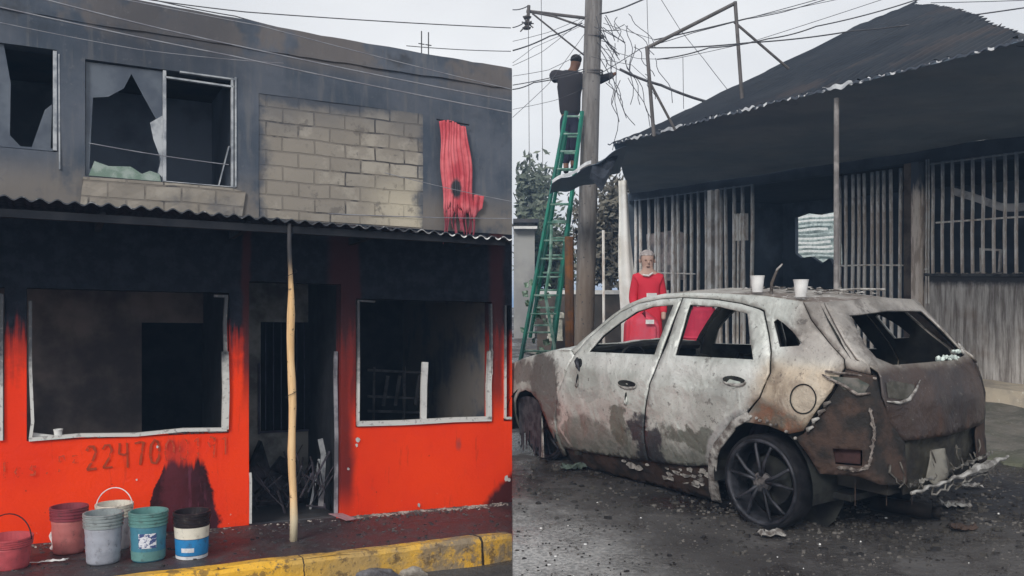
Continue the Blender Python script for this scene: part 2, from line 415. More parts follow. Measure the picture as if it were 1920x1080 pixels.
# far sheet to the horizon
g.add([RW(14, -6, -.10), RW(400, -6, -.10), RW(400, 45, -.10), (400, 900, 1.7), (-400, 900, 1.7), RW(-400, 45, -.1), RW(-400, 16, -.1), RW(14, 16, -.1)],
      [(0, 1, 2, 7), (7, 2, 3, 4, 5, 6)])
g.add([(-30, -6, -.3), (-400, -6, -.3), (-400, 16, -.3), (-30, 16, -.3)], [(0, 1, 2, 3)])
# the step between the two street levels
n = 90
g.add([p for i in range(n+1) for p in (gl(0, -6+14.6*i/n), gr(0, -6+14.6*i/n))], [(2*i, 2*i+1, 2*i+3, 2*i+2) for i in range(n)])
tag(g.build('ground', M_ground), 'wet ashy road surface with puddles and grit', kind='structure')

# pavement and yellow kerb in front of the red building
PV = .19
def kerb_o(u): return 1.36+(-.66-u)*.045
pv = MB()
def cutu(o): return -o*sA/cA                                      # where X = 0
ke = kerb_o(-.7)
top = [(-9, .02), (0, .02), (cutu(ke), ke), (-9, kerb_o(-9))]
pv.sheet(top, lambda u, o: (u, o, PV+.012*fbm(u, o, 3, 2, 4)), grid=.14, step=.14)
tag(pv.build('pavement', M_paving, xf=AW), 'dark wet pavement below the red wall', kind='structure')
kb = MB(); nk = 120
def kprof(i):
    u = -9+(cutu(ke)+9)*i/nk; o = kerb_o(u) if u > -8.9 else kerb_o(u)
    w = .02*fbm(u, 0, 2, 2.2, 3); c = .018*max(0, fbm(u, 1, 7, 6, 3))
    du = cutu(o+.0)-cutu(ke) if i == nk else 0
    return [(u, o-.13, PV+.006+w*.3), (u, o-.012, PV+.012+w*.4-c), (u, o+.022+w*.6, PV-.02-c), (u, o+.03+w, .02), (u, o+.05+w, -.12)]
rows = [kprof(i) for i in range(nk+1)]
kb.add([p for r in rows for p in r], [(i*5+k, i*5+k+1, (i+1)*5+k+1, (i+1)*5+k) for i in range(nk) for k in range(4)])
tag(kb.build('yellow_kerb', M_kerb, xf=AW, smooth=False), 'worn yellow painted kerb edge', kind='structure')

# ---------------------------------------------------------------- red building
ra = AW(-2.2, 0, 0)
bA = thing('burnt_building', ra, 'two storey burnt building with bright red ground floor and sooty upper wall', 'building')
W1 = [(-4.06, .955), (-2.60, .955), (-2.60, 2.10), (-4.06, 2.10)]
W2 = [(-1.53, .955), (-.215, .955), (-.215, 2.08), (-1.53, 2.08)]
W3 = [(-.085, .955), (-.012, .955), (-.012, 2.05), (-.085, 2.05)]
W0 = [(-5.6, .955), (-4.205, .955), (-4.205, 2.10), (-5.6, 2.10)]
DR = [(-2.44, .17), (-1.66, .17), (-1.66, 2.2), (-2.44, 2.2)]
lower = MB().sheet([(-9, .0), (DR[0][0], .0), (DR[0][0], 2.2), (DR[1][0], 2.2), (DR[1][0], .0), (0, .0), (0, 2.72), (-9, 2.72)],
                   lambda u, v: (u, .012*fbm(u, v, 1, 1.2, 3)*(1 if u < -.05 else 0), v), [W0, W1, W2, W3], grid=.12, step=.12, fn2=lambda u, v: (u, -.15, v))
lower.build('ground_floor_wall', M_wallred, bA, AW, smooth=False)
U1 = [(-5.1, 3.13), (-3.86, 3.13), (-3.86, 3.90), (-5.1, 3.90)]
U2 = [(-3.665, 2.965), (-2.545, 2.965), (-2.545, 3.86), (-3.665, 3.86)]
UB = [(-2.36, 2.73), (-.90, 2.73), (-.90, 3.765), (-2.36, 3.765)]
upper = MB().sheet([(-9, 2.721), (0, 2.721), (0, 4.29), (-1.84, 4.32), (-3.3, 4.37), (-9, 4.45)], lambda u, v: (u, .010*fbm(u, v, 1, 1.4, 3)*(1 if u < -.05 else 0), v),
                   [U1, U2, UB], grid=.14, step=.14, fn2=lambda u, v: (u, -.15, v))
upper.build('upper_wall', M_wallup, bA, AW)
MB().sheet([(-2.36, 2.735), (-.90, 2.735), (-.90, 3.765), (-2.36, 3.765)], lambda u, v: (u, -.006+.006*fbm(u, v, 4, 3, 3), v), grid=.07, step=.1,
           fn2=lambda u, v: (u, -.14, v)).build('block_infill', M_block, bA, AW)
MB().sheet([(-3.70, 2.73), (-2.50, 2.73), (-2.47, 2.93), (-2.58, 2.955), (-3.1, 2.96), (-3.68, 2.955)], lambda u, v: (u, .026+.016*fbm(u, v, 4, 5, 3), v), grid=.05, step=.06,
           fn2=lambda u, v: (u, -.01, v)).build('chipped_sill', M_brickstrip, bA, AW)
# parapet band and roof, side and back walls
MB().sheet([(-9, 4.19), (-.01, 4.10), (-.01, 4.295), (-1.84, 4.325), (-3.3, 4.375), (-9, 4.455)], lambda u, v: (u, .014+.010*fbm(u, v, 2, 2), v+.012*fbm(u, v, 8, 3)), grid=.12, step=.1, fn2=lambda u, v: (u, -.2, v)).build('parapet', M_wallup, bA, AW)
rf = MB(); rf.box(-9, -.02, -5.0, -.2, 4.12, 4.20); rf.build('roof', M_char2, bA, AW)
sw = MB(); sw.box(-.17, -.0, -5.0, -.155, -.3, 4.118); sw.box(-9, -.0, -5.15, -5.0, -.3, 4.118); sw.box(-9, -8.85, -5.0, -.155, -.3, 4.118)
sw.build('outer_wall', M_wallup, bA, AW)
inn = MB(); inn.box(-8.85, -.18, -4.99, -.155, .10, .17); inn.build('floor_slab', M_char2, bA, AW)
inn = MB(); inn.box(-8.85, -.18, -4.99, -.155, 2.56, 2.70); inn.build('ceiling', M_char, bA, AW)
# rooms: back wall with a doorway, partitions
room = MB().sheet([(-8.8, .17), (-3.10, .17), (-3.10, 1.90), (-2.40, 1.90), (-2.40, .17), (-2.3, .17), (-2.3, 2.56), (-8.8, 2.56)], lambda u, v: (u, -1.95, v), fn2=lambda u, v: (u, -2.05, v))
room.build('room_wall', M_room, bA, AW)
hall = MB().sheet([(-2.42, .17), (-1.2, .17), (-1.2, 2.56), (-2.42, 2.56)], lambda u, v: (u, -1.2, v), [[(-2.10, .84), (-1.36, .84), (-1.36, 1.90), (-2.10, 1.90)]], fn2=lambda u, v: (u, -1.28, v))
hall.build('hall_wall', simple('hall_plaster', (.26, .26, .25), (.10, .10, .105), .9, scale=3), bA, AW)
part = MB(); part.box(-2.52, -2.43, -2.04, -.155, .17, 2.56); part.box(-1.64, -1.55, -3.5, -.155, .17, 2.56); part.box(-1.55, -.18, -2.6, -2.5, .17, 2.56)
part.box(-8.8, -.18, -3.6, -3.5, .17, 2.56); part.build('partition', M_char, bA, AW)
pu = MB(); pu.box(-8.8, -.18, -1.9, -1.8, 2.72, 4.1); pu.box(-3.82, -3.72, -1.79, -.155, 2.72, 4.1); pu.box(-2.46, -2.40, -1.79, -.155, 2.72, 4.1)
pu.build('upper_room_wall', simple('blue_smoked_plaster', (.34, .40, .50), (.20, .24, .31), .9, scale=1.2), bA, AW)
shut = MB(); shut.box(-.084, -.013, -.149, -.09, .956, 2.05); shut.build('opening_dark_panel', M_char, bA, AW)  # dark panel added here stands in for the shade of the opening

def tubes(lst, r, n=6):
    m = MB()
    for p in lst: m.tube(p, r, n)
    return m
def wobble(p0, p1, n, amp, seed):
    rr = random.Random(seed); a, b = Vector(p0), Vector(p1)
    return [a.lerp(b, i/n)+Vector((rr.uniform(-amp, amp), rr.uniform(-amp, amp)*.6, rr.uniform(-amp, amp)))*(0 if i in (0, n) else 1) for i in range(n+1)]
def flat(m, pts, w, d, o=.0):
    """a flat bar along pts in wall coordinates (u, v)"""
    P = [Vector(p) for p in pts]
    for i in range(len(P)-1):
        a, b = P[i], P[i+1]; t = (b-a).normalized(); nn = Vector((-t.y, t.x))*w/2
        q = [a-nn, b-nn, b+nn, a+nn]; base = len(m.v)
        m.add([(x.x, o, x.y) for x in q]+[(x.x, o+d, x.y) for x in q], [(0, 1, 2, 3), (7, 6, 5, 4), (0, 4, 5, 1), (1, 5, 6, 2), (2, 6, 7, 3), (3, 7, 4, 0)])
    return m
def window(name, label, bars, mat, extra=None):
    fr = MB()
    for pts, w in bars: flat(fr, pts, w, .045, -.02)
    o = fr.build(name, mat, bA, AW)
    if label: o['label'] = label
    return o
w1 = window('window_frame', 'buckled white frame of the wide window above the painted number',
       [([(-4.035, 2.0), (-4.035, 1.5), (-4.02, 1.1), (-4.035, .97)], .022), ([(-4.045, .968), (-3.7, .985), (-3.3, .972), (-2.95, .995), (-2.62, .985)], .028),
        ([(-2.632, .985), (-2.625, 1.3), (-2.632, 1.62)], .052), ([(-2.628, 1.60), (-2.634, 1.85), (-2.622, 2.06)], .026), ([(-2.61, 2.07), (-2.72, 2.072)], .02)], M_frame)
w2 = window('window_frame', 'white frame of the right hand window with a broken stump of mullion',
       [([(-1.512, 2.06), (-1.508, 1.5), (-1.512, 1.0)], .020), ([(-1.52, 2.062), (-1.36, 2.055)], .016), ([(-1.52, .988), (-1.1, .982), (-.86, .985), (-.6, .99), (-.225, .985)], .044),
        ([(-.245, .98), (-.248, 1.3), (-.232, 1.62)], .044), ([(-.225, 1.4), (-.222, 1.7), (-.228, 2.06)], .018)], M_frame)
st = MB(); flat(st, [(-.885, .98), (-.88, 1.3), (-.868, 1.52)], .055, .03, -.055); st.build('mullion', M_white, bA, AW)
window('window_frame', None, [([(-4.228, .97), (-4.228, 1.6), (-4.224, 2.05)], .03)], M_frame)
window('window_frame', None, [([(-.078, 2.05), (-.078, .985)], .016), ([(-.072, .985), (-.014, .985)], .022)], M_frame)
# rubble of glass and plaster lying on the wide sill
rub = MB(); rng = random.Random(5)
for i in range(70):
    u = rng.uniform(-4.0, -2.62); u = u if rng.random() < .4 else rng.choice([rng.uniform(-4.02, -3.8), rng.uniform(-3.0, -2.62)])
    s = rng.uniform(.012, .045); h = rng.uniform(.006, .022)
    z = .957
    vs = [(u+s*rng.uniform(-1, 1)*.5+dx*s, -.03+rng.uniform(-.05, .02)+dy*s*.5, z+dz*h+(rng.uniform(0, .012))) for dx in (0, 1) for dy in (0, 1) for dz in (0, 1)]
    rub.add(vs, [(0, 1, 3, 2), (4, 6, 7, 5), (0, 4, 5, 1), (2, 3, 7, 6), (0, 2, 6, 4), (1, 5, 7, 3)])
rub.sheet([(-4.02, .957), (-3.80, .957), (-3.88, .99), (-4.02, 1.015)], lambda u, v: (u, -.03+.02*fbm(u, v, 0, 9), v), grid=.03, fn2=lambda u, v: (u, -.055, v))
rub.build('sill_debris', M_white, bA, AW)
# upper windows: aluminium frames with broken panes
uf = MB()
for p, w in (([(-3.872, 3.14), (-3.872, 3.89)], .026), ([(-3.84, 3.0), (-3.845, 3.87)], .010), ): flat(uf, p, w, .04, -.03)
o = uf.build('window_frame', M_alu, bA, AW); 
uf = MB()
for p, w in (([(-3.095, 2.97), (-3.095, 3.85)], .024), ([(-2.575, 2.97), (-2.575, 3.86)], .018), ([(-2.548, 2.97), (-2.548, 3.87)], .014), ([(-3.095, 3.80), (-2.56, 3.79)], .014), ([(-2.98, 3.856), (-2.55, 3.852)], .012),
             ([(-3.09, 2.972), (-2.55, 2.968)], .006), ([(-2.68, 2.975), (-2.60, 3.30)], .008)): flat(uf, p, w, .04, -.03)
uf.build('window_frame', M_alu, bA, AW)
gp = MB().sheet([(-3.66, 2.97), (-3.1, 2.97), (-3.1, 3.85), (-3.66, 3.85)], lambda u, v: (u, -.03, v),
     [[(-3.635, 3.03), (-3.30, 3.03), (-3.16, 3.0), (-3.125, 3.12), (-3.15, 3.32), (-3.13, 3.42), (-3.24, 3.62), (-3.335, 3.80), (-3.39, 3.68), (-3.50, 3.60), (-3.61, 3.58)]], fn2=lambda u, v: (u, -.036, v))
o = gp.build('broken_pane', M_glass, bA, AW); o['label'] = 'smoked pane broken out in a jagged star shape'
gp = MB().sheet([(-3.64, 2.975), (-3.12, 2.972), (-3.13, 3.03), (-3.2, 3.05), (-3.26, 3.02), (-3.34, 3.07), (-3.5, 3.06), (-3.6, 3.09)], lambda u, v: (u, -.018, v), fn2=lambda u, v: (u, -.026, v))
gp.build('broken_pane', M_greenglass, bA, AW)
gp = MB().sheet([(-5.1, 3.14), (-3.88, 3.14), (-3.885, 3.16), (-4.10, 3.155), (-4.17, 3.23), (-4.165, 3.62), (-4.21, 3.9), (-5.1, 3.9)], lambda u, v: (u, -.03, v), fn2=lambda u, v: (u, -.036, v))
gp.build('broken_pane', M_glass, bA, AW)
gp = MB().sheet([(-4.03, 3.15), (-3.9, 3.15), (-3.89, 3.5), (-3.94, 3.45)], lambda u, v: (u, -.05, v), fn2=lambda u, v: (u, -.056, v)); gp.build('broken_pane', M_glass, bA, AW)
gp = MB().sheet([(-3.14, 3.04), (-3.105, 3.0), (-3.105, 3.5), (-3.2, 3.43), (-3.175, 3.3), (-3.12, 3.15)], lambda u, v: (u, -.02, v), fn2=lambda u, v: (u, -.026, v)); gp.build('broken_pane', M_alu, bA, AW)
# hall: hanging door jamb, wall bars, bent door leaf
dj = MB(); flat(dj, [(-1.685, .2), (-1.68, .9), (-1.69, 1.4), (-1.685, 1.62)], .028, .03, -.09); dj.build('door_jamb', simple('scorched_jamb', (.34, .34, .38), (.12, .12, .14), .6, scale=5), bA, AW)
dj = MB(); flat(dj, [(-2.43, .2), (-2.428, .55), (-2.432, .62)], .018, .02, .003); dj.build('jamb_trim', M_white, bA, AW)
hb = MB(); flat(hb, [(-2.12, .84), (-1.36, .84)], .02, .02, -1.19); flat(hb, [(-2.12, .82), (-2.12, 1.5)], .018, .02, -1.19)
for i in range(9): flat(hb, [(-2.05+i*.075, .85), (-2.05+i*.075, 1.9)], .007, .01, -1.22)
hb.build('window_bars', simple('blued_bar', (.07, .07, .11), (.03, .03, .05), .6), bA, AW)

rk = MB()
for u0 in (-.95, -.62, -.36): rk.tube([(u0, -1.3, .2), (u0+.02, -1.3, 1.45)], .014, 5)
for z0 in (1.0, 1.15, 1.42): rk.tube([(-1.0, -1.3, z0), (-.33, -1.3, z0-.04)], .014, 5)
for u0 in (-.85, -.72, -.5): rk.tube([(u0, -1.25, 1.05), (u0+.05, -1.25, 1.36)], .02, 5)
tag(rk.build('burnt_rack', simple('burnt_rack_metal', (.10, .10, .105), (.04, .04, .045), .8), None, AW, root=AW(-.65, -1.3, .2)), 'burnt metal rack standing in the room behind the right hand window', 'rack')
# painted strokes of the phone number and the faint lettering
STR = {'2': [[(.05, .8), (.25, .97), (.6, .98), (.78, .75), (.6, .45), (.15, .08), (.1, .03), (.85, .05)]],
       '4': [[(.15, 1.0), (.1, .55), (.5, .5), (.8, .55)], [(.75, 1.0), (.78, .5), (.8, -.05)]],
       '7': [[(.1, .92), (.5, .97), (.85, .95), (.7, .55), (.55, .0)]],
       '0': [[(.8, .9), (.5, 1.0), (.2, .8), (.1, .4), (.25, .05), (.6, 0), (.85, .25), (.88, .7), (.7, .95)]],
       'C': [[(.7, 1.0), (.35, .95), (.12, .5), (.2, .1), (.5, 0), (.9, .05)]],
       '1': [[(.2, .8), (.5, 1.0), (.52, .5), (.5, 0)]],
       '9': [[(.75, .9), (.4, 1.0), (.15, .75), (.4, .52), (.75, .62), (.78, .95), (.75, .4), (.65, -.05)]],
       'l': [[(.5, 1.2), (.48, .6), (.5, 0)]], 'o': [[(.7, .5), (.4, .58), (.15, .3), (.4, 0), (.75, .15), (.75, .45)]],
       's': [[(.75, .5), (.4, .58), (.25, .4), (.65, .22), (.6, .02), (.2, .02)]], '.': [[(.4, .05), (.5, 0)]],
       'p': [[(.3, 1.0), (.32, .4), (.3, 0)], [(.3, .95), (.7, 1.0), (.8, .7), (.35, .6)]], 'z': [[(.2, .9), (.7, .95), (.3, .5), (.8, .52)]]}
def lettering(s, u, v, h, dv, w, gap, mat, name, fade=0):
    m = MB(); rr = random.Random(len(s))
    for i, ch in enumerate(s):
        for stroke in STR[ch]:
            P = [(u+(x)*gap*.78, v+dv*i+y*h) for x, y in stroke]
            Q = []
            for j in range(len(P)-1):
                for q in range(3): Q.append(Vector(P[j]).lerp(Vector(P[j+1]), q/3))
            Q.append(Vector(P[-1])); ww = w*rr.uniform(.8, 1.15); L = []
            for j, p in enumerate(Q):
                t = (Q[min(j+1, len(Q)-1)]-Q[max(j-1, 0)]).normalized(); nn = Vector((-t.y, t.x))*ww/2*rr.uniform(.75, 1.1)
                L += [(p.x-nn.x, .0135+.002*(i % 2), p.y-nn.y), (p.x+nn.x, .0135+.002*(i % 2), p.y+nn.y)]
            m.add(L, [(2*j, 2*j+1, 2*j+3, 2*j+2) for j in range(len(Q)-1)])
        o = m.build(name, mat, bA, AW); m = MB()
        u += gap
    return o
def mat_stroke(name, c, th):
    t = NT(name); n = t.noise(14, 5, .7)
    tr = t.n('ShaderNodeBsdfTransparent'); mxs = t.n('ShaderNodeMixShader')
    t.out(c, .7); t.put(mxs.inputs[0], t.ss(n, th-.12, th+.08)); t.t.links.new(tr.outputs[0], mxs.inputs[2]); t.t.links.new(t.b.outputs[0], mxs.inputs[1])
    t.t.links.new(mxs.outputs[0], t.t.nodes['Material Output'].inputs[0]); return t.m
M_num = mat_stroke('brown_brushed_paint', (.36, .045, .008), .62); M_faint = mat_stroke('faded_brushed_paint', (.52, .065, .02), .50)
for k, (cu_, cv_, r_) in enumerate(((-1.515, .85, .022), (-1.525, .80, .016), (-1.60, .60, .012), (-.07, .42, .03), (-.035, .40, .02), (-3.72, .41, .012), (-3.15, .87, .010), (-.95, .235, .02), (-3.30, .62, .008))):
    rk_ = random.Random(k); q = MB(); q.add([(cu_+r_*math.cos(w_)*rk_.uniform(.5, 1.2), .016, cv_+r_*1.3*math.sin(w_)*rk_.uniform(.5, 1.2)) for w_ in [6.283*z_/7 for z_ in range(7)]], [tuple(range(7))]); q.build('plaster_chip', M_white, bA, AW)
lettering('22470', -3.66, .715, .185, .006, .019, .112, M_num, 'painted_digit')
o = lettering('00191', -3.10, .755, .165, .004, .016, .107, M_faint, 'painted_digit')
o = lettering('los.pz', -4.24, .69, .12, .006, .016, .094, M_faint, 'painted_letter')

# corrugated awning over the doors
aw = thing('metal_awning', AW(-2.2, .4, 2.6), 'sooted corrugated awning with a scalloped bright edge over the red ground floor', 'awning')
def wave(u, p=.105, a=.013): return a*math.sin(2*math.pi*u/p)
nu = 9*40
def awf(i, j):
    o = .02+.80*j; u = -9+(cutu(o)-.004+9)*i
    return (u, o, 2.655-.005*j-.08*j*(u+4.2)/3.8+wave(u)+.010*fbm(u, o, 0, 1.5)*j)
s = MB().grid(awf, nu*2, 5); s.build('corrugated_sheet', M_sheetdark, aw, AW, mods=solid(.003))
s = MB().grid(lambda i, j: (lambda p: (p[0], p[1]+.001+.006*j, p[2]+.004-.010*j-.004*max(0, fbm(p[0], 0, 0, 5))))(awf(i, 1)), nu*2, 1)
s.build('sheet_edge', M_edge, aw, AW, mods=solid(.002))
s = MB(); s.box(-9, -.46, .74, .78, 2.52, 2.575)
for i in range(9): s.box(-8.6+i*1.0, -8.56+i*1.0, .02, .74, 2.54, 2.60)
s.build('awning_rail', M_char, aw, AW)

# the yellow wooden post
def mat_post():
    t = NT('bare_yellow_wood'); v = t.xyz()[2]; n = t.noise(4, 5, .6, t.vec(t.loc(), (6, 6, .7))); f = t.noise(30, 4)
    c = t.mix(t.ss(n, .35, .65), (.82, .58, .32), (.66, .42, .20))
    c = t.mix(t.ss(t.m2('ADD', v, t.m2('MULTIPLY', f, .12)), .62, .35), c, (.62, .54, .38))
    c = t.mix(t.ss(f, .63, .70), c, (.14, .09, .05))
    c = t.mix(t.ss(t.m2('ADD', v, t.m2('MULTIPLY', n, .3)), 2.22, 2.50), c, (.03, .03, .035))
    return t.out(c, .7, 0, n, .4, .01)
px = LW(-1.651, 6.847, PV)
wp = MB(); k = 14
wp.tube([(-.025*0+(-.028)*(i/k)+.006*math.sin(i*1.3), .004*math.sin(i), PV+2.40*i/k) for i in range(k+1)], [(.029+.002*math.sin(i*2.1))*(1 if i < k-3 else (.8 if i == k-3 else .55)) for i in range(k+1)], 12)
o = wp.build('wooden_post', mat_post(), None, lambda x, y, z: Vector((px.x+x, px.y+y, px.z-PV+z)), root=px, smooth=True)
tag(o, 'thin yellow wooden post holding up the awning in front of the doorway', 'post')
wr = MB()
for zc in (2.12, 1.22): wr.tube([(px.x-.015+.043*math.cos(a*.7), px.y+.043*math.sin(a*.7), px.z+zc-PV+.012*a) for a in range(12)], .0025, 5)
wr.build('wire_tie', M_char, o, ident, root=px)

# red curtain hanging out of the upper opening
t = NT('singed_red_cloth'); nn_ = t.noise(5, 5, .6); v_ = t.xyz()[2]
cc = t.mix(t.ss(nn_, .35, .65), (.46, .05, .07), (.66, .15, .17)); cc = t.mix(t.m2('MULTIPLY', t.ss(t.m2('ADD', v_, t.m2('MULTIPLY', t.noise(12, 4), .25)), 3.12, 2.9), .75), cc, (.16, .035, .06))
u_ = t.xyz()[0]; dd = t.m2('SQRT', t.m2('ADD', t.m2('POWER', t.m2('SUBTRACT', u_, -.605), 2), t.m2('POWER', t.m2('MULTIPLY', t.m2('SUBTRACT', v_, 3.10), .62), 2)))
cc = t.mix(t.ss(t.m2('ADD', dd, t.m2('MULTIPLY', t.noise(20, 4), .03)), .085, .055), cc, (.03, .035, .045))
M_curt = t.out(cc, .8, 0, nn_, .3, .01)
def curt(i, j):
    v = 3.70-.78*j*(1+.05*math.sin(i*21));  L = -.765+.03*j; Rr = -.50+.085*j**.7; u = L+(Rr-L)*i
    fold = .012*math.sin(i*23+2*j)*(.3+j)+.006*math.sin(i*51+5*j)+.012*math.sin(i*8)
    return (u+.01*math.sin(j*9+i*4), .045+abs(fold)*.9+.01*j, v+.02*math.sin(i*5)-(.05*math.sin(i*26)**2 if j > .98 else 0))
cu = MB(); cu.grid(curt, 60, 40)
for k, (i0, i1, l) in enumerate(((.02, .10, .25), (.13, .2, .27), (.24, .36, .16), (.40, .47, .26), (.50, .66, .20), (.70, .76, .28), (.80, .90, .22), (.93, .99, .27))):
    cu.grid(lambda i, j: (lambda p: (p[0]+.012*math.sin(j*5+k)*j, p[1]+.01*math.sin(j*4+k), p[2]-l*j))(curt(i0+(i1-i0)*(.5+(i-.5)*(1-.35*j)), 1)), 4, 10)
cu; cu.grid(lambda i, j: (-.42+.10*i-.02*j, .05+.02*math.sin(i*7), 3.06-.24*j*(1-.5*i)), 8, 8)
o = cu.build('hanging_curtain', M_curt, None, AW, root=AW(-.63, .04, 3.7), smooth=True, mods=solid(.004)); tag(o, 'scorched red curtain hanging on the sooty upper wall', 'curtain')
cr_ = MB(); cr_.tube([(-.79, .05, 3.715), (-.47, .05, 3.70)], .007, 6); cr_.build('curtain_rod', M_char, o, AW, root=AW(-.63, .04, 3.7))

# wires strung across the facade (ends are fixed at the corner of the building)
def wire(pts, r, mat, name, label, xf, group=None, sag=0, n=14):
    m = MB()
    P = []
    for a, b in zip(pts[:-1], pts[1:]):
        a, b = Vector(a), Vector(b)
        for i in range(n):
            q = i/n; p = a.lerp(b, q); p.z -= sag*4*q*(1-q); P.append(p)
    P.append(Vector(pts[-1])); m.tube(P, r, 5)
    return tag(m.build(name, mat, None, xf, root=xf(*pts[0])), label, 'cable', group)
M_cable = simple('grey_cable', (.30, .31, .34), (.2, .2, .23), .5); M_cabled = simple('black_cable', (.05, .05, .055), (.09, .09, .1), .5)
def apx(u, v, off):      # a point on a plane parallel to the facade, measured in facade metres seen in the middle of the street
    return (u, off, v)
for i, (pts, r, lab) in enumerate([
    ([(-4.6, .2, 4.24), (-3.92, .2, 4.20), (-2.59, .2, 4.07), (-.11, .2, 3.93)], .006, 'pale cable along the top of the sooty wall, upper of two'),
    ([(-4.6, .2, 4.13), (-2.59, .2, 3.98), (-.11, .2, 3.82)], .006, 'pale cable along the top of the sooty wall, lower of two'),
    ([(-3.64, .1, 3.20), (-2.62, .1, 3.13)], .004, 'thin drooping cable across the two broken upper windows'),
    ([(-1.80, .1, 2.79), (-.06, .1, 2.86)], .004, 'thin cable just above the awning under the red curtain'),
    ([(-3.6, -.3, 4.50), (-2.41, -.3, 4.53), (.14, -.3, 4.80)], .005, 'black cable high against the sky above the parapet'),
    ([(-3.3, -.3, 4.52), (-2.5, -.3, 4.48), (-1.76, -.3, 4.42)], .005, 'black cable touching the parapet at its middle'),
    ([(-4.6, .2, 4.02), (-3.3, .2, 3.93), (-2.2, .2, 3.98)], .003, 'very thin cable just above the left upper windows'),
    ([(-4.6, .25, 4.34), (-2.4, .25, 4.24), (-.12, .25, 4.02)], .004, 'thin cable close under the roof edge of the sooty wall'),
    ([(-1.3, .1, 3.18), (-.06, .1, 3.02)], .003, 'very thin cable passing behind the red curtain'),
    ([(-.95, -.3, 4.46), (.14, -.3, 4.57)], .004, 'short faint cable at the right end of the parapet')]):
    wire(pts, r, M_cable if i in (0, 1, 2, 3, 6, 7, 8) else M_cabled, 'overhead_cable', lab, AW, 'cables across the red building', sag=.01)
# brackets on the parapet for the aerials seen on the roof
for u in (-.80, -.73):
    m = MB(); m.tube([(u, -.3, 4.2), (u, -.3, 4.62)], .006, 5); m.tube([(u-.03, -.3, 4.5), (u+.03, -.3, 4.5)], .005, 5)
    tag(m.build('roof_rod', M_cabled, None, AW, root=AW(u, -.3, 4.2)), 'short reinforcing rod standing on the roof, '+('left' if u < -.76 else 'right')+' of a close pair', 'rod', 'reinforcing rods on the roof')

# ---------------------------------------------------------------- buckets on the pavement
def bucket(name, loc, r, h, body, rim, label, stripe=None, oval=1, handle=None, groups='buckets on the pavement', tilt=0):
    root = LW(loc[0], loc[1], PV+.004)
    t = thing(name, root, label, 'bucket', groups)
    def xf(x, y, z):
        return root+Vector((x*oval, y, z))
    tr = .86                                                        # taper to the bottom
    R = lambda z: r*(tr+(1-tr)*z/h)
    rings = [(0, .0), (R(0)*.96, .0), (R(0), .012)]
    z = .012
    while z < h*.70: z += .02; rings.append((R(z)+.0015*math.sin(z*90), z))
    b = MB(); b.lathe(rings+[(R(h*.72), h*.72)], n=36); 
    inn = [(R(h*.72)-.004, h*.72), (R(.02)-.006, .02), (0, .02)]; b.lathe(inn, n=36)
    b.build('bucket_body', body, t, xf, smooth=True)
    c = MB(); zz = h*.72; prof = [(R(zz), zz)]
    for k in range(4):
        z0 = zz+h*.28*k/4
        prof += [(R(z0)+.008, z0+.002), (R(z0)+.009, z0+.012), (R(z0)+.001, z0+.014), (R(z0)+.001, z0+h*.07-.002)]
    prof += [(R(h)+.006, h-.006), (R(h)+.006, h), (R(h)-.005, h), (R(h)-.006, zz)]
    c.lathe(prof, n=36); c.build('ribbed_rim', rim, t, xf, smooth=False)
    if stripe:
        for (z0, z1, m, nm, a0, a1) in stripe:
            s = MB(); na = 30
            s.grid(lambda i, j: ((R(z0+(z1-z0)*j)+.0035)*math.cos(a0+(a1-a0)*i), (R(z0+(z1-z0)*j)+.0035)*math.sin(a0+(a1-a0)*i), z0+(z1-z0)*j), na, 4)
            s.build(nm, m, t, xf, smooth=True)
    if handle:
        hm, lean = handle; s = MB()
        s.tube([((r+.008)*math.cos(a), lean*math.sin(a)*r, h*.9+math.sin(a)*r*1.15) for a in [math.pi*k/16 for k in range(17)]], .004, 6)
        s.build('handle', hm, t, xf, smooth=True)
    return t
def paint(name, c, sc=7, dirt=(.06, .05, .05), rough=.5, k=.55):
    t = NT(name); n = t.noise(sc, 5, .65); f = t.noise(30, 4, .7)
    cc = t.mix(t.ss(n, .4, .7), c, tuple(x*.72 for x in c)); cc = t.mix(t.m2('MULTIPLY', t.ss(f, .55, .72), k), cc, dirt)
    return t.out(cc, rough, 0, n, .15, .004)
P_pink = paint('faded_red_plastic', (.52, .085, .10)); P_pink2 = paint('dusty_red_plastic', (.50, .16, .15)); P_dred = paint('dark_red_plastic', (.26, .05, .07))
P_grey = paint('grey_plastic', (.36, .38, .44)); P_gg = paint('grey_green_plastic', (.30, .34, .35)); P_wh = paint('cream_plastic', (.72, .69, .60)); P_gw = paint('grey_white_plastic', (.46, .46, .50))
P_teal = paint('teal_plastic', (.06, .22, .31)); P_tg = paint('green_teal_plastic', (.13, .29, .28)); P_blk = paint('black_plastic', (.018, .012, .016), dirt=(.12, .11, .1)); P_blue = paint('blue_print', (.02, .22, .52)); P_lab = paint('white_label', (.70, .72, .76), k=.3)
P_tb = paint('deep_blue_print', (.03, .12, .30))
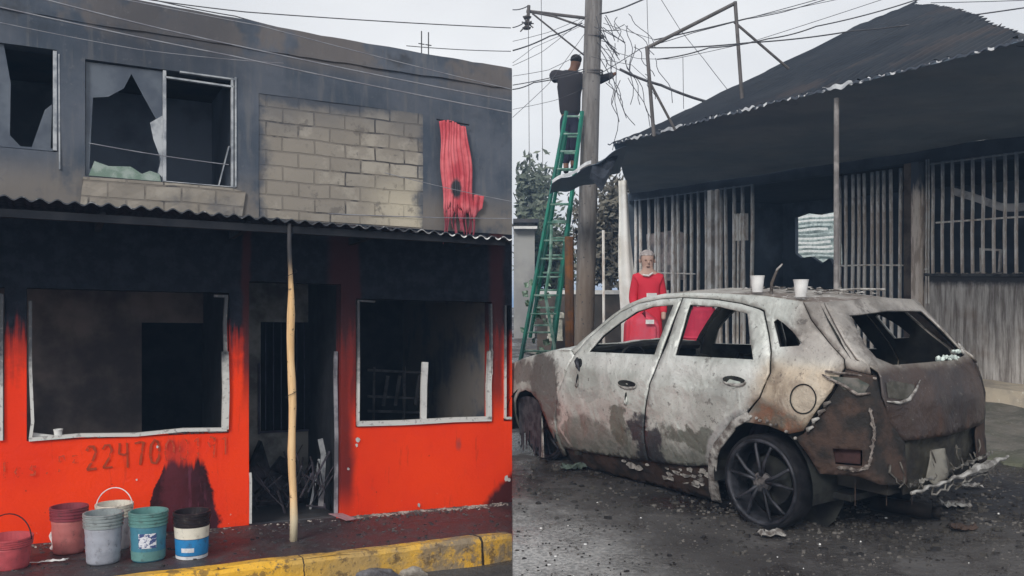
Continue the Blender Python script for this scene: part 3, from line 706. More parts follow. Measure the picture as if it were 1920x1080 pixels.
# label lettering is a few illegible dark marks on white
def mat_label():
    t = NT('blue_white_label'); br = t.noise(28, 4, .6, t.vec(t.loc(), (1, 1, 1.6)))
    c = t.mix(t.ss(br, .50, .54), (.70, .72, .78), (.05, .08, .22)); return t.out(c, .5)
M_label = mat_label()
HD = M_char
bucket('oval_tub', (-3.35, 6.03), .145, .205, P_pink, P_pink, 'pink red tub with a tall thin handle at the left edge', oval=1.0, handle=(HD, .1))
bucket('bucket', (-3.17, 6.49), .122, .325, P_pink2, P_dred, 'dusty faded red bucket with darker rim beside the pink tub')
bucket('bucket', (-2.895, 6.60), .125, .325, P_gw, P_wh, 'cream white bucket standing behind the grey bucket', handle=(M_whitepaper, .15))
bucket('bucket', (-2.79, 6.19), .124, .335, P_grey, P_gg, 'grey bucket with ribbed grey green rim in front of the cream one', stripe=[(.13, .18, P_tb, 'sticker', -2.75, -2.55)])
bucket('bucket', (-2.51, 6.26), .124, .335, P_teal, P_tg, 'teal bucket with a blue and white label',
       stripe=[(.10, .20, M_label, 'paper_label', -1.75, -.75), (.07, .22, P_lab, 'sticker', -2.75, -2.60), (.012, .075, P_tg, 'lower_band', -math.pi, math.pi)])
bucket('bucket', (-2.235, 6.33), .120, .320, P_blk, P_blk, 'bucket with black rim, white band and bright blue lower half',
       stripe=[(.145, .222, P_wh, 'white_band', -math.pi, math.pi), (.03, .142, P_blue, 'blue_band', -math.pi, math.pi), (.055, .085, P_lab, 'printed_mark', -1.9, -1.1), (.005, .027, P_lab, 'lower_band', -math.pi, math.pi)])

def cup(name, root, r, h, label, group, lean=(0, 0)):
    m = MB(); prof = [(0, 0), (r*.68, 0)]+[(r*(.68+.30*z)+.0006*math.sin(z*40), h*z) for z in [i/8 for i in range(1, 9)]]+[(r*1.04, h), (r*1.04, h+.003), (r*.94, h+.003), (r*.66, .004), (0, .004)]
    m.lathe(prof, n=24)
    o = m.build(name, M_whitepaper, None, lambda x, y, z: root+Vector((x+lean[0]*z, y+lean[1]*z, z)), root=root, smooth=False)
    return tag(o, label, 'cup', group)
cup('foam_cup', AW(-3.85, -.01, .965), .033, .068, 'white foam cup on the sill of the wide red wall window', None)

# litter and rubble by the wall foot
t = NT('pale_rubble'); sc = t.noise(9, 2)
M_rub = t.out(t.mix(t.ss(sc, .38, .62), (.46, .42, .38), (.10, .09, .085)), .9)
def chips(m, pts, smin, smax, seed, xf=None):
    rr = random.Random(seed)
    for (x, y, z) in pts:
        s = rr.uniform(smin, smax); a = rr.uniform(0, 6.28); k = rr.randint(4, 6); hh = s*rr.uniform(.2, .6); b = len(m.v)
        ring = [(x+s*math.cos(a+6.28*i/k)*rr.uniform(.5, 1), y+s*math.sin(a+6.28*i/k)*rr.uniform(.3, .8)) for i in range(k)]
        m.v += [(p[0], p[1], z-.004) for p in ring]+[(p[0]*.8+x*.2, p[1]*.8+y*.2, z+hh*rr.uniform(.5, 1)) for p in ring]
        m.f += [tuple(b+k+i for i in range(k))]+[(b+i, b+(i+1) % k, b+k+(i+1) % k, b+k+i) for i in range(k)]
rr = random.Random(11); m = MB(); pts = []
for i in range(900):
    u = rr.choice([rr.uniform(-1.62, -.1), rr.uniform(-4.3, -.2), rr.uniform(-1.6, -.3)]); 
    if -2.44 < u < -1.66 and rr.random() < .5: continue
    o = .04+abs(rr.gauss(0, .07)); 
    if o > -1.96*u: continue
    pts.append((u, o, PV+.012*fbm(u, o, 3, 2, 4)))
for i in range(300):
    o = rr.uniform(.1, 1.25); u = rr.uniform(-4.3, cutu(o)-.03); pts.append((u, o, PV+.012*fbm(u, o, 3, 2, 4)))
p2 = [(u, o, z) for u, o, z in pts]
def chipA(m, pts, a, b, seed):
    q = MB(); chips(q, pts, a, b, seed); m.add(q.v, q.f)
chipA(m, p2[:-300], .005, .020, 3)
dk_ = MB(); chipA(dk_, p2[-300:]+[(u-.1, o+.15, z) for u, o, z in p2[:200] if o < .5 and u < -.5], .005, .024, 6); tag(dk_.build('pavement_crumbs', simple('dark_crumb', (.10, .09, .088), (.03, .028, .03), .8, scale=3.3), None, AW), 'dark burnt crumbs spread over the wet pavement', 'debris', kind='stuff')
tag(m.build('wall_foot_rubble', M_rub, None, AW), 'broken plaster and glass crumbs along the foot of the red wall', 'rubble', kind='stuff')
# door way debris
rr = random.Random(23); m = MB()
for i in range(60):
    a = (rr.uniform(-2.35, -1.72), rr.uniform(-1.05, -.1), rr.uniform(.2, .45)); d = Vector((rr.uniform(-.3, .3), rr.uniform(-.2, .2), rr.uniform(-.05, .5)))*.7
    m.tube([a, tuple(Vector(a)+d)], rr.uniform(.004, .012), 5)
m.sheet([(-2.32, .18), (-1.75, .18), (-1.8, .45), (-1.95, .62), (-2.05, .5), (-2.15, .78), (-2.25, .55)], lambda u, v: (u, -.9+.2*fbm(u, v, 0, 5), v), grid=.08, fn2=lambda u, v: (u, -1.05, v))
tag(m.build('burnt_debris_heap', simple('violet_ash', (.060, .052, .066), (.02, .02, .024), .9, scale=8), None, AW), 'heap of burnt sticks and furniture inside the doorway', 'debris', kind='stuff')
m = MB(); flat(m, [(-1.76, .24), (-1.735, .7), (-1.765, .84)], .045, .015, -.3); flat(m, [(-1.85, .22), (-1.79, .55), (-1.77, .66)], .018, .015, -.32)
tag(m.build('broken_board', M_alu, None, AW, root=AW(-1.76, -.3, .2)), 'pale broken board leaning inside the doorway', 'board')
m = MB(); m.sheet([(-1.78, .2), (-1.66, .2), (-1.62, .06), (-1.70, .06)], lambda u, v: (u, .3-(v-.06)*1.9, PV+.02+v*.1+.01*fbm(u, v, 0, 20)), grid=.03)
tag(m.build('torn_paper', paint('pinkish_paper', (.45, .27, .30)), None, AW, root=AW(-1.7, .2, PV), mods=solid(.004)), 'pinkish torn paper on the door step', 'litter')
def litter(x0, y0, x1, y1, w, label, mat=None, name='plastic_scrap', side=LW, z=PV):
    m = MB()
    def f(i, j):
        return (x0+(x1-x0)*i+w*(j-.5)*.3, y0+(y1-y0)*i+w*(j-.5), z+.012+.022*abs(fbm(i*3, j*2, x0, 2)))
    m.grid(f, 14, 4); o = m.build(name, mat or M_whitepaper, None, side, root=side(x0, y0, z), smooth=True, mods=solid(.003)); return tag(o, label, 'litter')
litter(-3.30, 6.08, -3.04, 6.20, .035, 'long white plastic scrap on the pavement in front of the faded red bucket')
m = MB(); rr = random.Random(4)
P = [(-3.32+.02*math.sin(i), 6.62-.012*i, PV+.20-.02*i if i < 9 else PV+.02) for i in range(10)]+[(-3.30+.035*i, 6.50+.02*math.sin(i*2), PV+.018+.012*rr.random()) for i in range(8)]
m.tube(P, .011, 6); tag(m.build('plastic_strip', M_whitepaper, None, LW, root=LW(*P[9])), 'crumpled white strip between pink tub and wall', 'litter')
# stone in the road in front of the kerb
def blob(name, root, sx, sy, sz, mat, label, cat, seed, sub=3, amp=.3, parent=None):
    bm = bmesh.new(); bmesh.ops.create_icosphere(bm, subdivisions=sub, radius=1)
    for v in bm.verts:
        k = 1+amp*fbm(*(v.co*1.0+Vector((seed, 0, 0))), 1.2, 3); v.co = Vector((v.co.x*sx*k, v.co.y*sy*k, max(v.co.z, -.3)*sz*k))
    m = MB(); m.v = [tuple(v.co) for v in bm.verts]; m.f = [tuple(v.index for v in f.verts) for f in bm.faces]; bm.free()
    o = m.build(name, mat, parent, lambda x, y, z: Vector(root)+Vector((x, y, z)), root=root, smooth=False)
    return tag(o, label, cat) if label else o
M_stone = simple('wet_grey_stone', (.15, .15, .165), (.07, .065, .07), .45, scale=9, bs=.6, bd=.02)
blob('road_stone', LW(-1.02, 6.47, .0), .22, .09, .085, M_stone, 'large wet grey stone in the road beside the yellow kerb', 'stone', 2)
blob('road_stone', LW(-.72, 6.58, .0), .11, .05, .06, simple('pale_stone', (.34, .31, .27), (.16, .14, .12), .7, scale=9), 'smaller pale stone next to the large wet stone by the kerb', 'stone', 6)

# ================================================================ right hand side: the burnt shop behind the car
def mat_bars():
    t = NT('rusty_grey_bars'); n = t.noise(5, 5, .6, t.vec(t.loc(), (3, 3, 1))); v = t.xyz()[2]
    c = t.mix(t.ss(n, .4, .65), (.86, .85, .82), (.60, .52, .46))
    c = t.mix(t.ss(t.m2('ADD', v, t.m2('MULTIPLY', n, .6)), 2.85, 3.6), c, (.12, .15, .19))
    return t.out(c, .7, .1, n, .3, .006)
M_bars = mat_bars()
def mat_under():
    t = NT('sooted_ceiling_sheet'); n = t.noise(.8, 5, .6); f = t.noise(5, 5, .65)
    c = t.mix(t.ss(n, .35, .65), (.13, .18, .24), (.19, .235, .29)); c = t.mix(t.m2('MULTIPLY', t.ss(f, .55, .75), .5), c, (.10, .13, .17))
    return t.out(c, .85, 0, f, .2, .01)
M_under = mat_under()
def mat_roofB():
    t = NT('fire_blued_roof_sheet'); n = t.noise(.9, 5, .6); f = t.noise(7, 5, .7)
    c = t.mix(t.ss(n, .38, .62), (.012, .017, .026), (.022, .027, .036)); c = t.mix(t.m2('MULTIPLY', t.m2('MULTIPLY', t.ss(t.noise(1.1, 5, .65), .50, .62), t.ss(t.xyz()[0], .4, -.6)), .45), c, (.060, .046, .044))
    c = t.mix(t.m2('MULTIPLY', t.ss(f, .58, .72), .4), c, (.008, .008, .010))
    return t.out(c, .75, 0, f, .3, .01, .25)
M_roofB = mat_roofB()
def mat_lowB():
    t = NT('streaked_parapet_wall'); X = t.xyz(); v = X[2]
    st = t.noise(2.6, 6, .7, t.vec(t.loc(), (5, 5, .45))); f = t.noise(10, 5, .7); n = t.noise(1.2, 4)
    c = t.mix(t.ss(st, .36, .62), (.24, .21, .19), (.66, .63, .60)); c = t.mix(t.m2('MULTIPLY', t.ss(st, .60, .72), .6), c, (.86, .85, .83))
    c = t.mix(t.m2('MULTIPLY', t.ss(n, .5, .66), .55), c, (.27, .18, .12)); c = t.mix(t.ss(t.m2('ADD', v, t.m2('MULTIPLY', f, .15)), 1.50, 1.62), c, (.05, .05, .055))
    return t.out(c, .9, 0, t.m2('ADD', st, f), .5, .015)
M_lowB = mat_lowB()
rB = BW(1.4, 0, .2)
bB = thing('burnt_shop', rB, 'single storey burnt shop with collapsed dark roof behind the wrecked car', 'building')
m = MB(); m.sheet([(-4, -.3), (1.28, -.3), (1.28, 1.60), (-4, 1.60)], lambda u, v: (u, .012*fbm(u, v, 0, 1.5), v), grid=.15, step=.15, fn2=lambda u, v: (u, -.18, v)); m.build('window_parapet', M_lowB, bB, BW)
m = MB(); m.box(-4, 1.24, -.2, .05, 1.602, 1.64); m.build('window_sill', simple('charred_sill', (.10, .10, .10), (.035, .035, .04), .8), bB, BW)
m = MB(); m.sheet([(-4, 3.28), (9.5, 3.28), (9.5, 3.46), (-4, 3.46)], lambda u, v: (u, .02*fbm(u, v, 0, 1), v), grid=.3, step=.3, fn2=lambda u, v: (u, -.18, v))
m.sheet([(-4, 3.10), (.2, 3.18), (1.28, 3.22), (1.28, 3.279), (-4, 3.279)], lambda u, v: (u, -.01, v), grid=.3, fn2=lambda u, v: (u, -.17, v)); m.build('lintel', simple('sooted_lintel', (.050, .066, .090), (.030, .040, .056), .9, scale=2), bB, BW)
t = NT('singed_pillar'); v_ = t.xyz()[2]; n_ = t.noise(6, 5, .6, t.vec(t.loc(), (3, 3, .6)))
c_ = t.mix(t.ss(n_, .4, .62), (.92, .82, .74), (.55, .45, .38)); c_ = t.mix(t.ss(t.m2('ADD', v_, t.m2('MULTIPLY', n_, .5)), 2.9, 3.25), c_, (.06, .075, .1))
M_pill = t.out(c_, .85, 0, n_, .4, .012)
m = MB(); m.box(1.30, 1.44, -.12, .08, -.3, 3.275); m.build('pillar', M_pill, bB, BW)
m = MB(); m.box(1.46, 1.62, -.15, .03, -.3, 3.276); m.build('pillar', simple('brown_sooted_pillar', (.15, .12, .10), (.07, .055, .05), .9, scale=3), bB, BW)
# rooms
m = MB().sheet([(-4, -.3), (9.6, -.3), (9.6, 3.46), (-4, 3.46)], lambda u, v: (u, -4.5, v), [[(9.1, 3.0), (8.7, 3.08), (8.3, 3.02), (7.58, 3.08), (7.54, 1.84), (7.75, 1.74), (7.95, 1.98), (8.2, 1.86), (8.55, 2.03), (8.9, 2.0), (9.1, 2.12)]], grid=.5, step=.3, fn2=lambda u, v: (u, -4.6, v))
m.box(-4, -3.9, -4.5, -.2, -.3, 3.46); m.box(9.55, 9.65, -4.5, .0, -.3, 3.46)
m.build('room_wall', simple('smoked_room_wall', (.13, .16, .20), (.07, .09, .115), .9, scale=1), bB, BW)
m = MB(); m.box(-4, 9.6, -4.5, .0, .06, .12); m.build('floor_slab', M_char2, bB, BW)
m = MB(); m.box(-3.9, 9.6, -4.5, -.19, 3.36, 3.42); m.build('ceiling', M_char, bB, BW)
m = MB(); m.sheet([(4.15, -.2), (5.05, -.2), (5.05, 3.275), (4.15, 3.275)], lambda u, v: (u, -.35+.03*fbm(u, v), v), grid=.2, fn2=lambda u, v: (u, -.4, v))
# added pale slatted wall behind the shop, stands in for daylight through its opening
t = NT('daylight_wall_grey'); f = t.noise(9, 5, .6)
M_ban = t.out(t.mix(t.ss(f, .4, .62), (.60, .68, .67), (.36, .44, .44)), .8)
M_dayslat = simple('daylight_slat_pale', (.85, .87, .85), (.65, .7, .7), .8, scale=10)
bn = thing('daylight_back_wall', BW(12, -7.5, .2), 'added pale slatted wall outside, standing in for daylight in the opening at the back of the dark shop', 'wall')
MB().sheet([(8, -.3), (16, -.3), (16, 3.9), (8, 3.9)], lambda u, v: (u, -7.6+.03*fbm(u, v, 0, 3), v), grid=.4, step=.4, fn2=lambda u, v: (u, -7.7, v)).build('wall_board', M_ban, bn, BW)
rq = random.Random(6)
for k in range(13):
    v = 1.75+.125*k; a = 13.2-rq.uniform(0, .5); b = 10.6+rq.uniform(0, .6); w = rq.uniform(.03, .075)
    q = MB(); q.grid(lambda i, j: (a+(b-a)*i, -7.5+.03*fbm(a+(b-a)*i, v, 0, 3), v+w*(j-.5)+.012*math.sin(i*9+v*7)), 14, 1); q.build('slat', M_dayslat if rq.random() < .6 else M_ban, bn, BW, mods=solid(.02))
m = MB(); m.sheet([(10.4, 1.45), (8.9, 1.5), (8.85, 2.45), (9.3, 2.55), (10.5, 2.5)], lambda u, v: (u*.93-.9, -.07+.03*fbm(u, v, 0, 2), v), grid=.15, fn2=lambda u, v: (u*.93-.9, -.09+.03*fbm(u, v, 0, 2), v))
t = NT('blurred_poster'); f = t.noise(2.6, 5, .65)
tag(m.build('scorched_poster', t.out(t.mix(t.ss(f, .4, .6), (.58, .50, .48), (.22, .21, .22)), .8), None, BW, root=BW(8.2, -.07, 2)), 'greyish pink scorched poster hung behind the left hand bars', 'poster')

def barset(name, label, us, v0, v1, r, rails, o=.0, extra=None, group=None, cat='grille', jitter=.0, seed=1):
    """bars are copies of one mesh, each a child of the grille"""
    rr = random.Random(seed); root = BW(us[0], o, v0)
    t = thing(name, root, label, cat, group)
    b = MB(); b.tube([(us[0], o, v0), (us[0]+.006, o, v0+(v1-v0)*.35), (us[0]-.005, o, v0+(v1-v0)*.7), (us[0], o, v1)], r, 7)
    first = b.build('bar', M_bars, t, BW)
    for u in us[1:]:
        c = first.copy(); COL.objects.link(c); c.parent = t
        d = BW(u, o, v0)-root; c.location = d
        c.rotation_euler = (rr.uniform(-jitter, jitter)*.4, rr.uniform(-jitter, jitter), rr.uniform(0, 3)) if jitter else (0, 0, 0)
    for k, (u0, u1, v, w) in enumerate(rails):
        q = MB(); q.tube([(u0, o+.02, v), ((u0+u1)/2, o+.02+.01, v+w), (u1, o+.02, v)], .014, 6); q.build('rail', M_bars, t, BW)
    if extra: extra(t)
    return t
rr = random.Random(2)
barset('barred_front', 'long row of thin grey bars at the left of the burnt shop', [9.15-.235*i+rr.uniform(-.05, .05) for i in range(18)], .12, 3.29, .036,
       [(9.2, 5.1, 3.27, 0), (9.2, 6.5, 1.15, .01), (9.2, 6.9, 1.62, .02)], jitter=.012)
m = MB(); m.box(6.28, 6.40, -.03, .09, -.3, 3.27); m.box(6.10, 6.19, -.02, .07, -.3, 3.272)
tag(m.build('gate_post', simple('pale_gate_post', (.85, .84, .82), (.55, .50, .46), .7, scale=3), None, BW, root=BW(6.25, 0, 0), mods=bev(.006)), 'pair of pale square gate posts in the middle of the left bars', 'post')
m = MB(); m.box(7.6, 7.68, -.02, .07, -.3, 3.272); tag(m.build('gate_post', M_bars, None, BW, root=BW(7.64, 0, 0)), 'single grey gate post in front of the scorched poster', 'post')
m = MB()
m.box(5.22, 5.55, .03, .10, 2.25, 2.75); 
for k in range(4): m.tube([(5.25+.09*k, .11, 2.26), (5.25+.09*k, .11, 2.76)], .02, 6)
m.tube([(5.3, .06, .1), (5.32, .06, 2.25)], .03, 6); m.tube([(5.5, .06, .1), (5.47, .06, 2.25)], .025, 6)
tag(m.build('gate_box', M_bars, None, BW, root=BW(5.4, .05, 1.5)), 'grey ribbed box on two legs beside the dark doorway', 'box')
barset('open_gate', 'barred gate of close thin rods between thin post and pillar', [2.95-.135*i+rr.uniform(-.012, .012) for i in range(10)], .12, 3.22, .028, [(2.98, 1.64, 1.76, .01), (2.98, 1.64, .35, 0)], jitter=.01, seed=3)
m = MB(); m.tube([(1.22, .05, 1.6), (1.21, .05, 3.27)], .02, 6); m.tube([(1.10, .05, 1.2), (1.11, .05, 3.27)], .02, 6)
def curtain_rail(t):
    q = MB(); q.grid(lambda i, j: (1.02-2.6*i, -.28+.03*math.sin(i*9), 2.86-.30*min(1, i*3.2)**.7+.03*math.sin(i*12)+.11*(j-.5)*(1 if i > .02 else .3)), 40, 5)
    q.build('fallen_curtain_rail', simple('fallen_pale_rail', (.75, .75, .77), (.45, .45, .47), .7), t, BW, smooth=True, mods=solid(.02))
    q = MB(); rng = random.Random(8); P = [(rng.uniform(-.6, 1.1), rng.uniform(-.12, .04), 1.64) for _ in range(70)]; chips(q, P, .015, .05, 3); q.build('sill_debris', M_rub, t, BW)
    q = MB(); flat(q, [(.55, 1.66), (.56, 2.0)], .03, .03, -.3); flat(q, [(.56, 1.98), (.25, 1.96)], .03, .03, -.3); flat(q, [(.25, 1.97), (.27, 1.66)], .03, .03, -.3); q.build('burnt_chair_frame', M_bars, t, BW)
barset('window_grille', 'grille of evenly spaced upright bars over the right hand window', [1.12-.165*i for i in range(15)], 1.64, 3.24, .024, [(1.05, -1.4, 2.37, .01), (1.15, -1.4, 3.22, 0)], extra=curtain_rail, seed=5)
barset('window_grille', 'pair of bars tight against the pillar, left of the wide window grille', [1.235, 1.19], 1.2, 3.3, .013, [(1.25, 1.18, 1.7, 0)], seed=6)

# awning ceiling, post, roof
m = MB()
m.sheet([(3.05, 4.2), (9.4, .02), (-4, .02), (-4, 4.2)], lambda u, o: (u, o, 3.44+.018*o+.03*fbm(u, o, 0, .9)), grid=.25, step=.3, fn2=lambda u, o: (u, o, 3.455+.018*o+.03*fbm(u, o, 0, .9)))
m.build('awning_ceiling', M_under, bB, BW)
rake = [(-3.3, 4.16), (-3.08, 3.85), (-1.44, 2.37), (-.89, 1.88), (.42, .79), (1.45, .02), (1.62, -.25), (1.75, -.15), (2.12, .35), (2.24, 1.66), (2.42, 3.13), (2.72, 3.95), (3.08, 4.18)]
def omin(u):
    for (a, b), (c, d) in zip(rake[:-1], rake[1:]):
        if a <= u <= c: return b+(d-b)*(u-a)/(c-a)
    return 4.19
def roof_pt(u, o): return (u, o, 3.52+.5*(4.2-o)+.022*((u/.83) % 1)+.012*((o/1.5+.3*math.floor(u/.83)) % 1)+.014*math.sin(2*math.pi*u/.13)+.02*fbm(u, o, 0, .9))
nu = int(6.36/.0217)
m = MB(); m.grid(lambda i, j: (lambda u: roof_pt(u, 4.22+(omin(u)-4.22+.05*math.sin(2*math.pi*u/.13))*j))(-3.29+6.36*i), nu, 26)
m.build('corrugated_roof', M_roofB, bB, BW, mods=solid(.004))
m = MB(); m.grid(lambda i, j: (lambda u: (u, omin(u)+(-4.7-omin(u))*j-.03, 3.50+.5*(4.2-omin(u))*(1-j)))(-3.29+5.38*i), 60, 6); m.build('rear_roof', M_roofB, bB, BW, mods=solid(.02))
def mat_lip():
    t = NT('bright_lip_flakes'); X = t.xyz(); u = X[0]
    n = t.noise(4, 4, .6); w = t.n('ShaderNodeTexWave', wave_type='BANDS', bands_direction='X'); t.put(w.inputs['Vector'], t.loc()); w.inputs['Scale'].default_value = 7.7*.31831*3.14159/3.14159
    k = t.m2('MULTIPLY', t.ss(n, .48, .54), t.ss(w.outputs['Fac'], .5, .65))
    c = t.mix(k, (.05, .062, .085), (.66, .68, .70)); return t.out(c, .6)
M_lip = mat_lip()
m = MB(); m.grid(lambda i, j: (lambda u: (u, 4.235, 3.528+.010*math.sin(2*math.pi*u/.13)+.02*fbm(u, 4.22, 0, .9)-.030*j*(.5+.9*abs(fbm(u, 0, 0, 2)))))(-3.6+6.75*i), nu, 1)
m.build('sheet_edge', M_lip, bB, BW, mods=solid(.004))
M_bright = simple('bare_bright_sheet', (.66, .68, .70), (.42, .44, .47), .6, .1, scale=8)
for a, b, h in ((-1.62, -1.22, .05), (-.15, .12, .035), (1.25, 1.8, .045), (2.2, 2.55, .04)):
    m = MB(); m.grid(lambda i, j: (a+(b-a)*i, 4.25, 3.535+.012*math.sin(i*14)-h*j*math.sin(math.pi*min(1, i*1.1+.05))**.5+.0*i), 16, 2); m.build('bent_bright_edge', M_bright, bB, BW, mods=solid(.004))
m = MB()
pts = [(-.8*k*.1, 4.2+.0*k, 3.5) for k in range(2)]
# bright ragged tail of the lip towards the pole, with the sagging dark sheet hung under it
fr = MB(); fr.grid(lambda i, j: (lambda x, z: (x, 13.6-.5*i+.9*j, z-.05*math.sin(i*3)-.30*j*(.3+.7*i)))(.60+1.06*i, 3.0+.52*i+.02*math.sin(i*17)), 30, 6)
o = fr.build('torn_awning_end', M_under, None, RW, root=RW(1.1, 13.5, 3.2), mods=solid(.006)); tag(o, 'torn sagging end of the shop awning crossing the ladder and pole', 'awning')
fr = MB(); fr.grid(lambda i, j: (.60+.56*i, 13.57-.27*i, 3.01+.255*i+.02*math.sin(i*9)+.05*(j-.5)), 18, 1); fr.build('bright_edge', M_bright, o, RW, root=RW(1.1, 13.5, 3.2), mods=solid(.006))
fr = MB(); fr.sheet([(1.18, 3.22), (1.64, 3.50), (1.56, 3.36), (1.42, 3.05), (1.32, 2.84), (1.22, 2.98), (1.14, 3.05)], lambda x, z: (x, 13.35+.08*fbm(x, z, 0, 4), z), grid=.08, fn2=lambda x, z: (x, 13.36+.08*fbm(x, z, 0, 4), z))
fr.build('hanging_flap', simple('dark_flap', (.05, .06, .08), (.025, .03, .04), .8), o, RW, root=RW(1.1, 13.5, 3.2))
m = MB(); m.tube([(-1.26, 4.1, -.3), (-1.255, 4.1, 1.5), (-1.26, 4.1, 3.44)], .026, 10)
tag(m.build('awning_post', simple('sooted_post_paint', (.36, .34, .33), (.16, .15, .15), .7, scale=3), None, BW, root=BW(-1.26, 4.1, -.1)), 'thin grey metal post holding the shop awning behind the car roof', 'post')

# pipe frame of an old sign standing on the awning
M_pipe = simple('dark_pipe', (.085, .08, .08), (.13, .12, .12), .6, .2)
sf = thing('sign_frame', RW(1.8, 11.5, 3.4), 'empty pipe frame of an old sign standing on the awning roof', 'frame')
for a, b, r in (((1.71, 11.5, 4.50), (2.83, 11.5, 5.07), .024), ((1.71, 11.5, 4.52), (1.80, 11.5, 3.38), .024), ((2.83, 11.5, 5.09), (2.93, 11.5, 3.68), .024), ((1.73, 11.5, 4.1), (2.07, 11.5, 3.46), .017), ((2.82, 11.5, 4.83), (3.54, 11.6, 4.26), .018)):
    m = MB(); m.tube([a, b], r, 8); m.build('pipe', M_pipe, sf, RW)

# sidewalk, dirt strip in front of the shop
t = NT('dusty_concrete'); a_ = t.noise(2, 5, .6); b_ = t.noise(14, 5, .7)
M_conc = t.out(t.mix(t.ss(b_, .58, .7), t.mix(t.ss(a_, .4, .6), (.62, .54, .42), (.42, .37, .31)), (.8, .75, .66)), .9, 0, b_, .5, .02)
m = MB(); m.sheet([(-5, .02), (9.5, .02), (9.5, .75), (-5, .75)], lambda u, o: (u, o, .20+.01*fbm(u, o, 0, 2)), grid=.3, step=.3, fn2=lambda u, o: (u, o, -.3))
tag(m.build('shop_pavement', M_conc, None, BW), 'raised concrete pavement along the burnt shop', kind='structure')
t = NT('grey_green_dirt'); a_ = t.noise(2.2, 6, .65); b_ = t.noise(22, 5, .7)
c_ = t.mix(t.ss(a_, .4, .6), (.20, .185, .16), (.12, .12, .095)); c_ = t.mix(t.ss(b_, .56, .70), c_, (.30, .28, .25))
c_ = t.mix(t.ss(t.xyz()[1], 2.9, 3.3), c_, (.12, .125, .085))
M_dirt = t.out(c_, .9, 0, t.m2('ADD', a_, b_), .8, .04)
m = MB(); m.sheet([(-6, .76), (9.5, .76), (9.5, 2.7), (3, 3.5), (-6, 3.5)], lambda u, o: (u, o, .02-.045*max(0, o-1)+.05*fbm(u, o, 0, 1.3, 4)-(.2 if o > 3.45 else 0)), grid=.14, step=.2)
tag(m.build('dirt_verge', M_dirt, None, BW), 'grey green dirt verge between shop and road', kind='structure')

# ---------------------------------------------------------------- utility pole, ladder, wires
t = NT('weathered_concrete_pole'); n_ = t.noise(4, 5, .6, t.vec(t.loc(), (4, 4, .5))); f_ = t.noise(16, 4)
c_ = t.mix(t.ss(n_, .38, .62), (.20, .19, .185), (.13, .12, .115)); c_ = t.mix(t.m2('MULTIPLY', t.ss(t.xyz()[2], 2.4, 1.2), .5), c_, (.26, .18, .12)); c_ = t.mix(t.ss(f_, .62, .7), c_, (.08, .075, .075))
pr_ = RW(1.20, 15.2, -.1)
pl = thing('utility_pole', pr_, 'thick grey concrete utility pole beside the ladder', 'utility pole')
m = MB(); m.tube([(1.19+.30*k/12*.72, 15.2, -.1+7.6*k/12) for k in range(13)], [.165-.0022*k for k in range(13)], 16); m.build('pole', t.out(c_, .85, 0, f_, .4, .01), pl, RW, smooth=True)
m = MB(); m.tube([(.24, 15.15, 6.02), (1.38, 15.2, 5.90)], .028, 8); m.build('cross_arm', M_pipe, pl, RW)
m = MB(); m.tube([(.33, 15.15, 6.0), (.7, 15.15, 5.93), (1.34, 15.2, 5.72)], .018, 8); m.build('cross_arm', M_pipe, pl, RW)
m = MB(); m.tube([(.34, 15.15, 5.98), (1.30, 15.2, 5.22)], .015, 8); m.build('arm_brace', M_pipe, pl, RW)
m = MB(); rng = random.Random(3)
m.tube([(.28, 15.1, 6.1), (.26, 15.1, 5.75), (.27, 15.1, 5.7)], .028, 8)
for zc in (5.72, 5.80, 5.90): m.lathe([(0, -.02), (.06, -.015), (.075, .01), (.03, .03), (0, .03)], (.26+rng.uniform(-.03, .03), 15.1, zc), 12)
for k in range(9): m.tube([(.26, 15.1, 5.8), (.26+rng.uniform(-.14, .14), 15.1, 5.8+rng.uniform(-.14, .12))], .012, 5)
m.build('insulator_cluster', M_pipe, pl, RW)
m = MB()
for z in (4.98, 5.02, 5.6): m.lathe([(.15, -.012), (.165, -.012), (.165, .012), (.15, .012)], (1.19+.216*(z+.1)/7.6+.03, 15.2, z), 16)
m.build('steel_band', M_pipe, pl, RW)
m = MB()
for k in range(16):
    a = (1.40+rng.uniform(-.05, .18), 15.05+rng.uniform(-.1, .1), rng.uniform(5.1, 6.0)); m.tube([a, (a[0]+rng.uniform(.03, .16), a[1], a[2]-rng.uniform(.02, .25)), (a[0]+rng.uniform(.1, .42), a[1], a[2]-rng.uniform(.1, .45))], .007, 4)
m.build('cut_cable_ends', M_cabled, pl, RW)
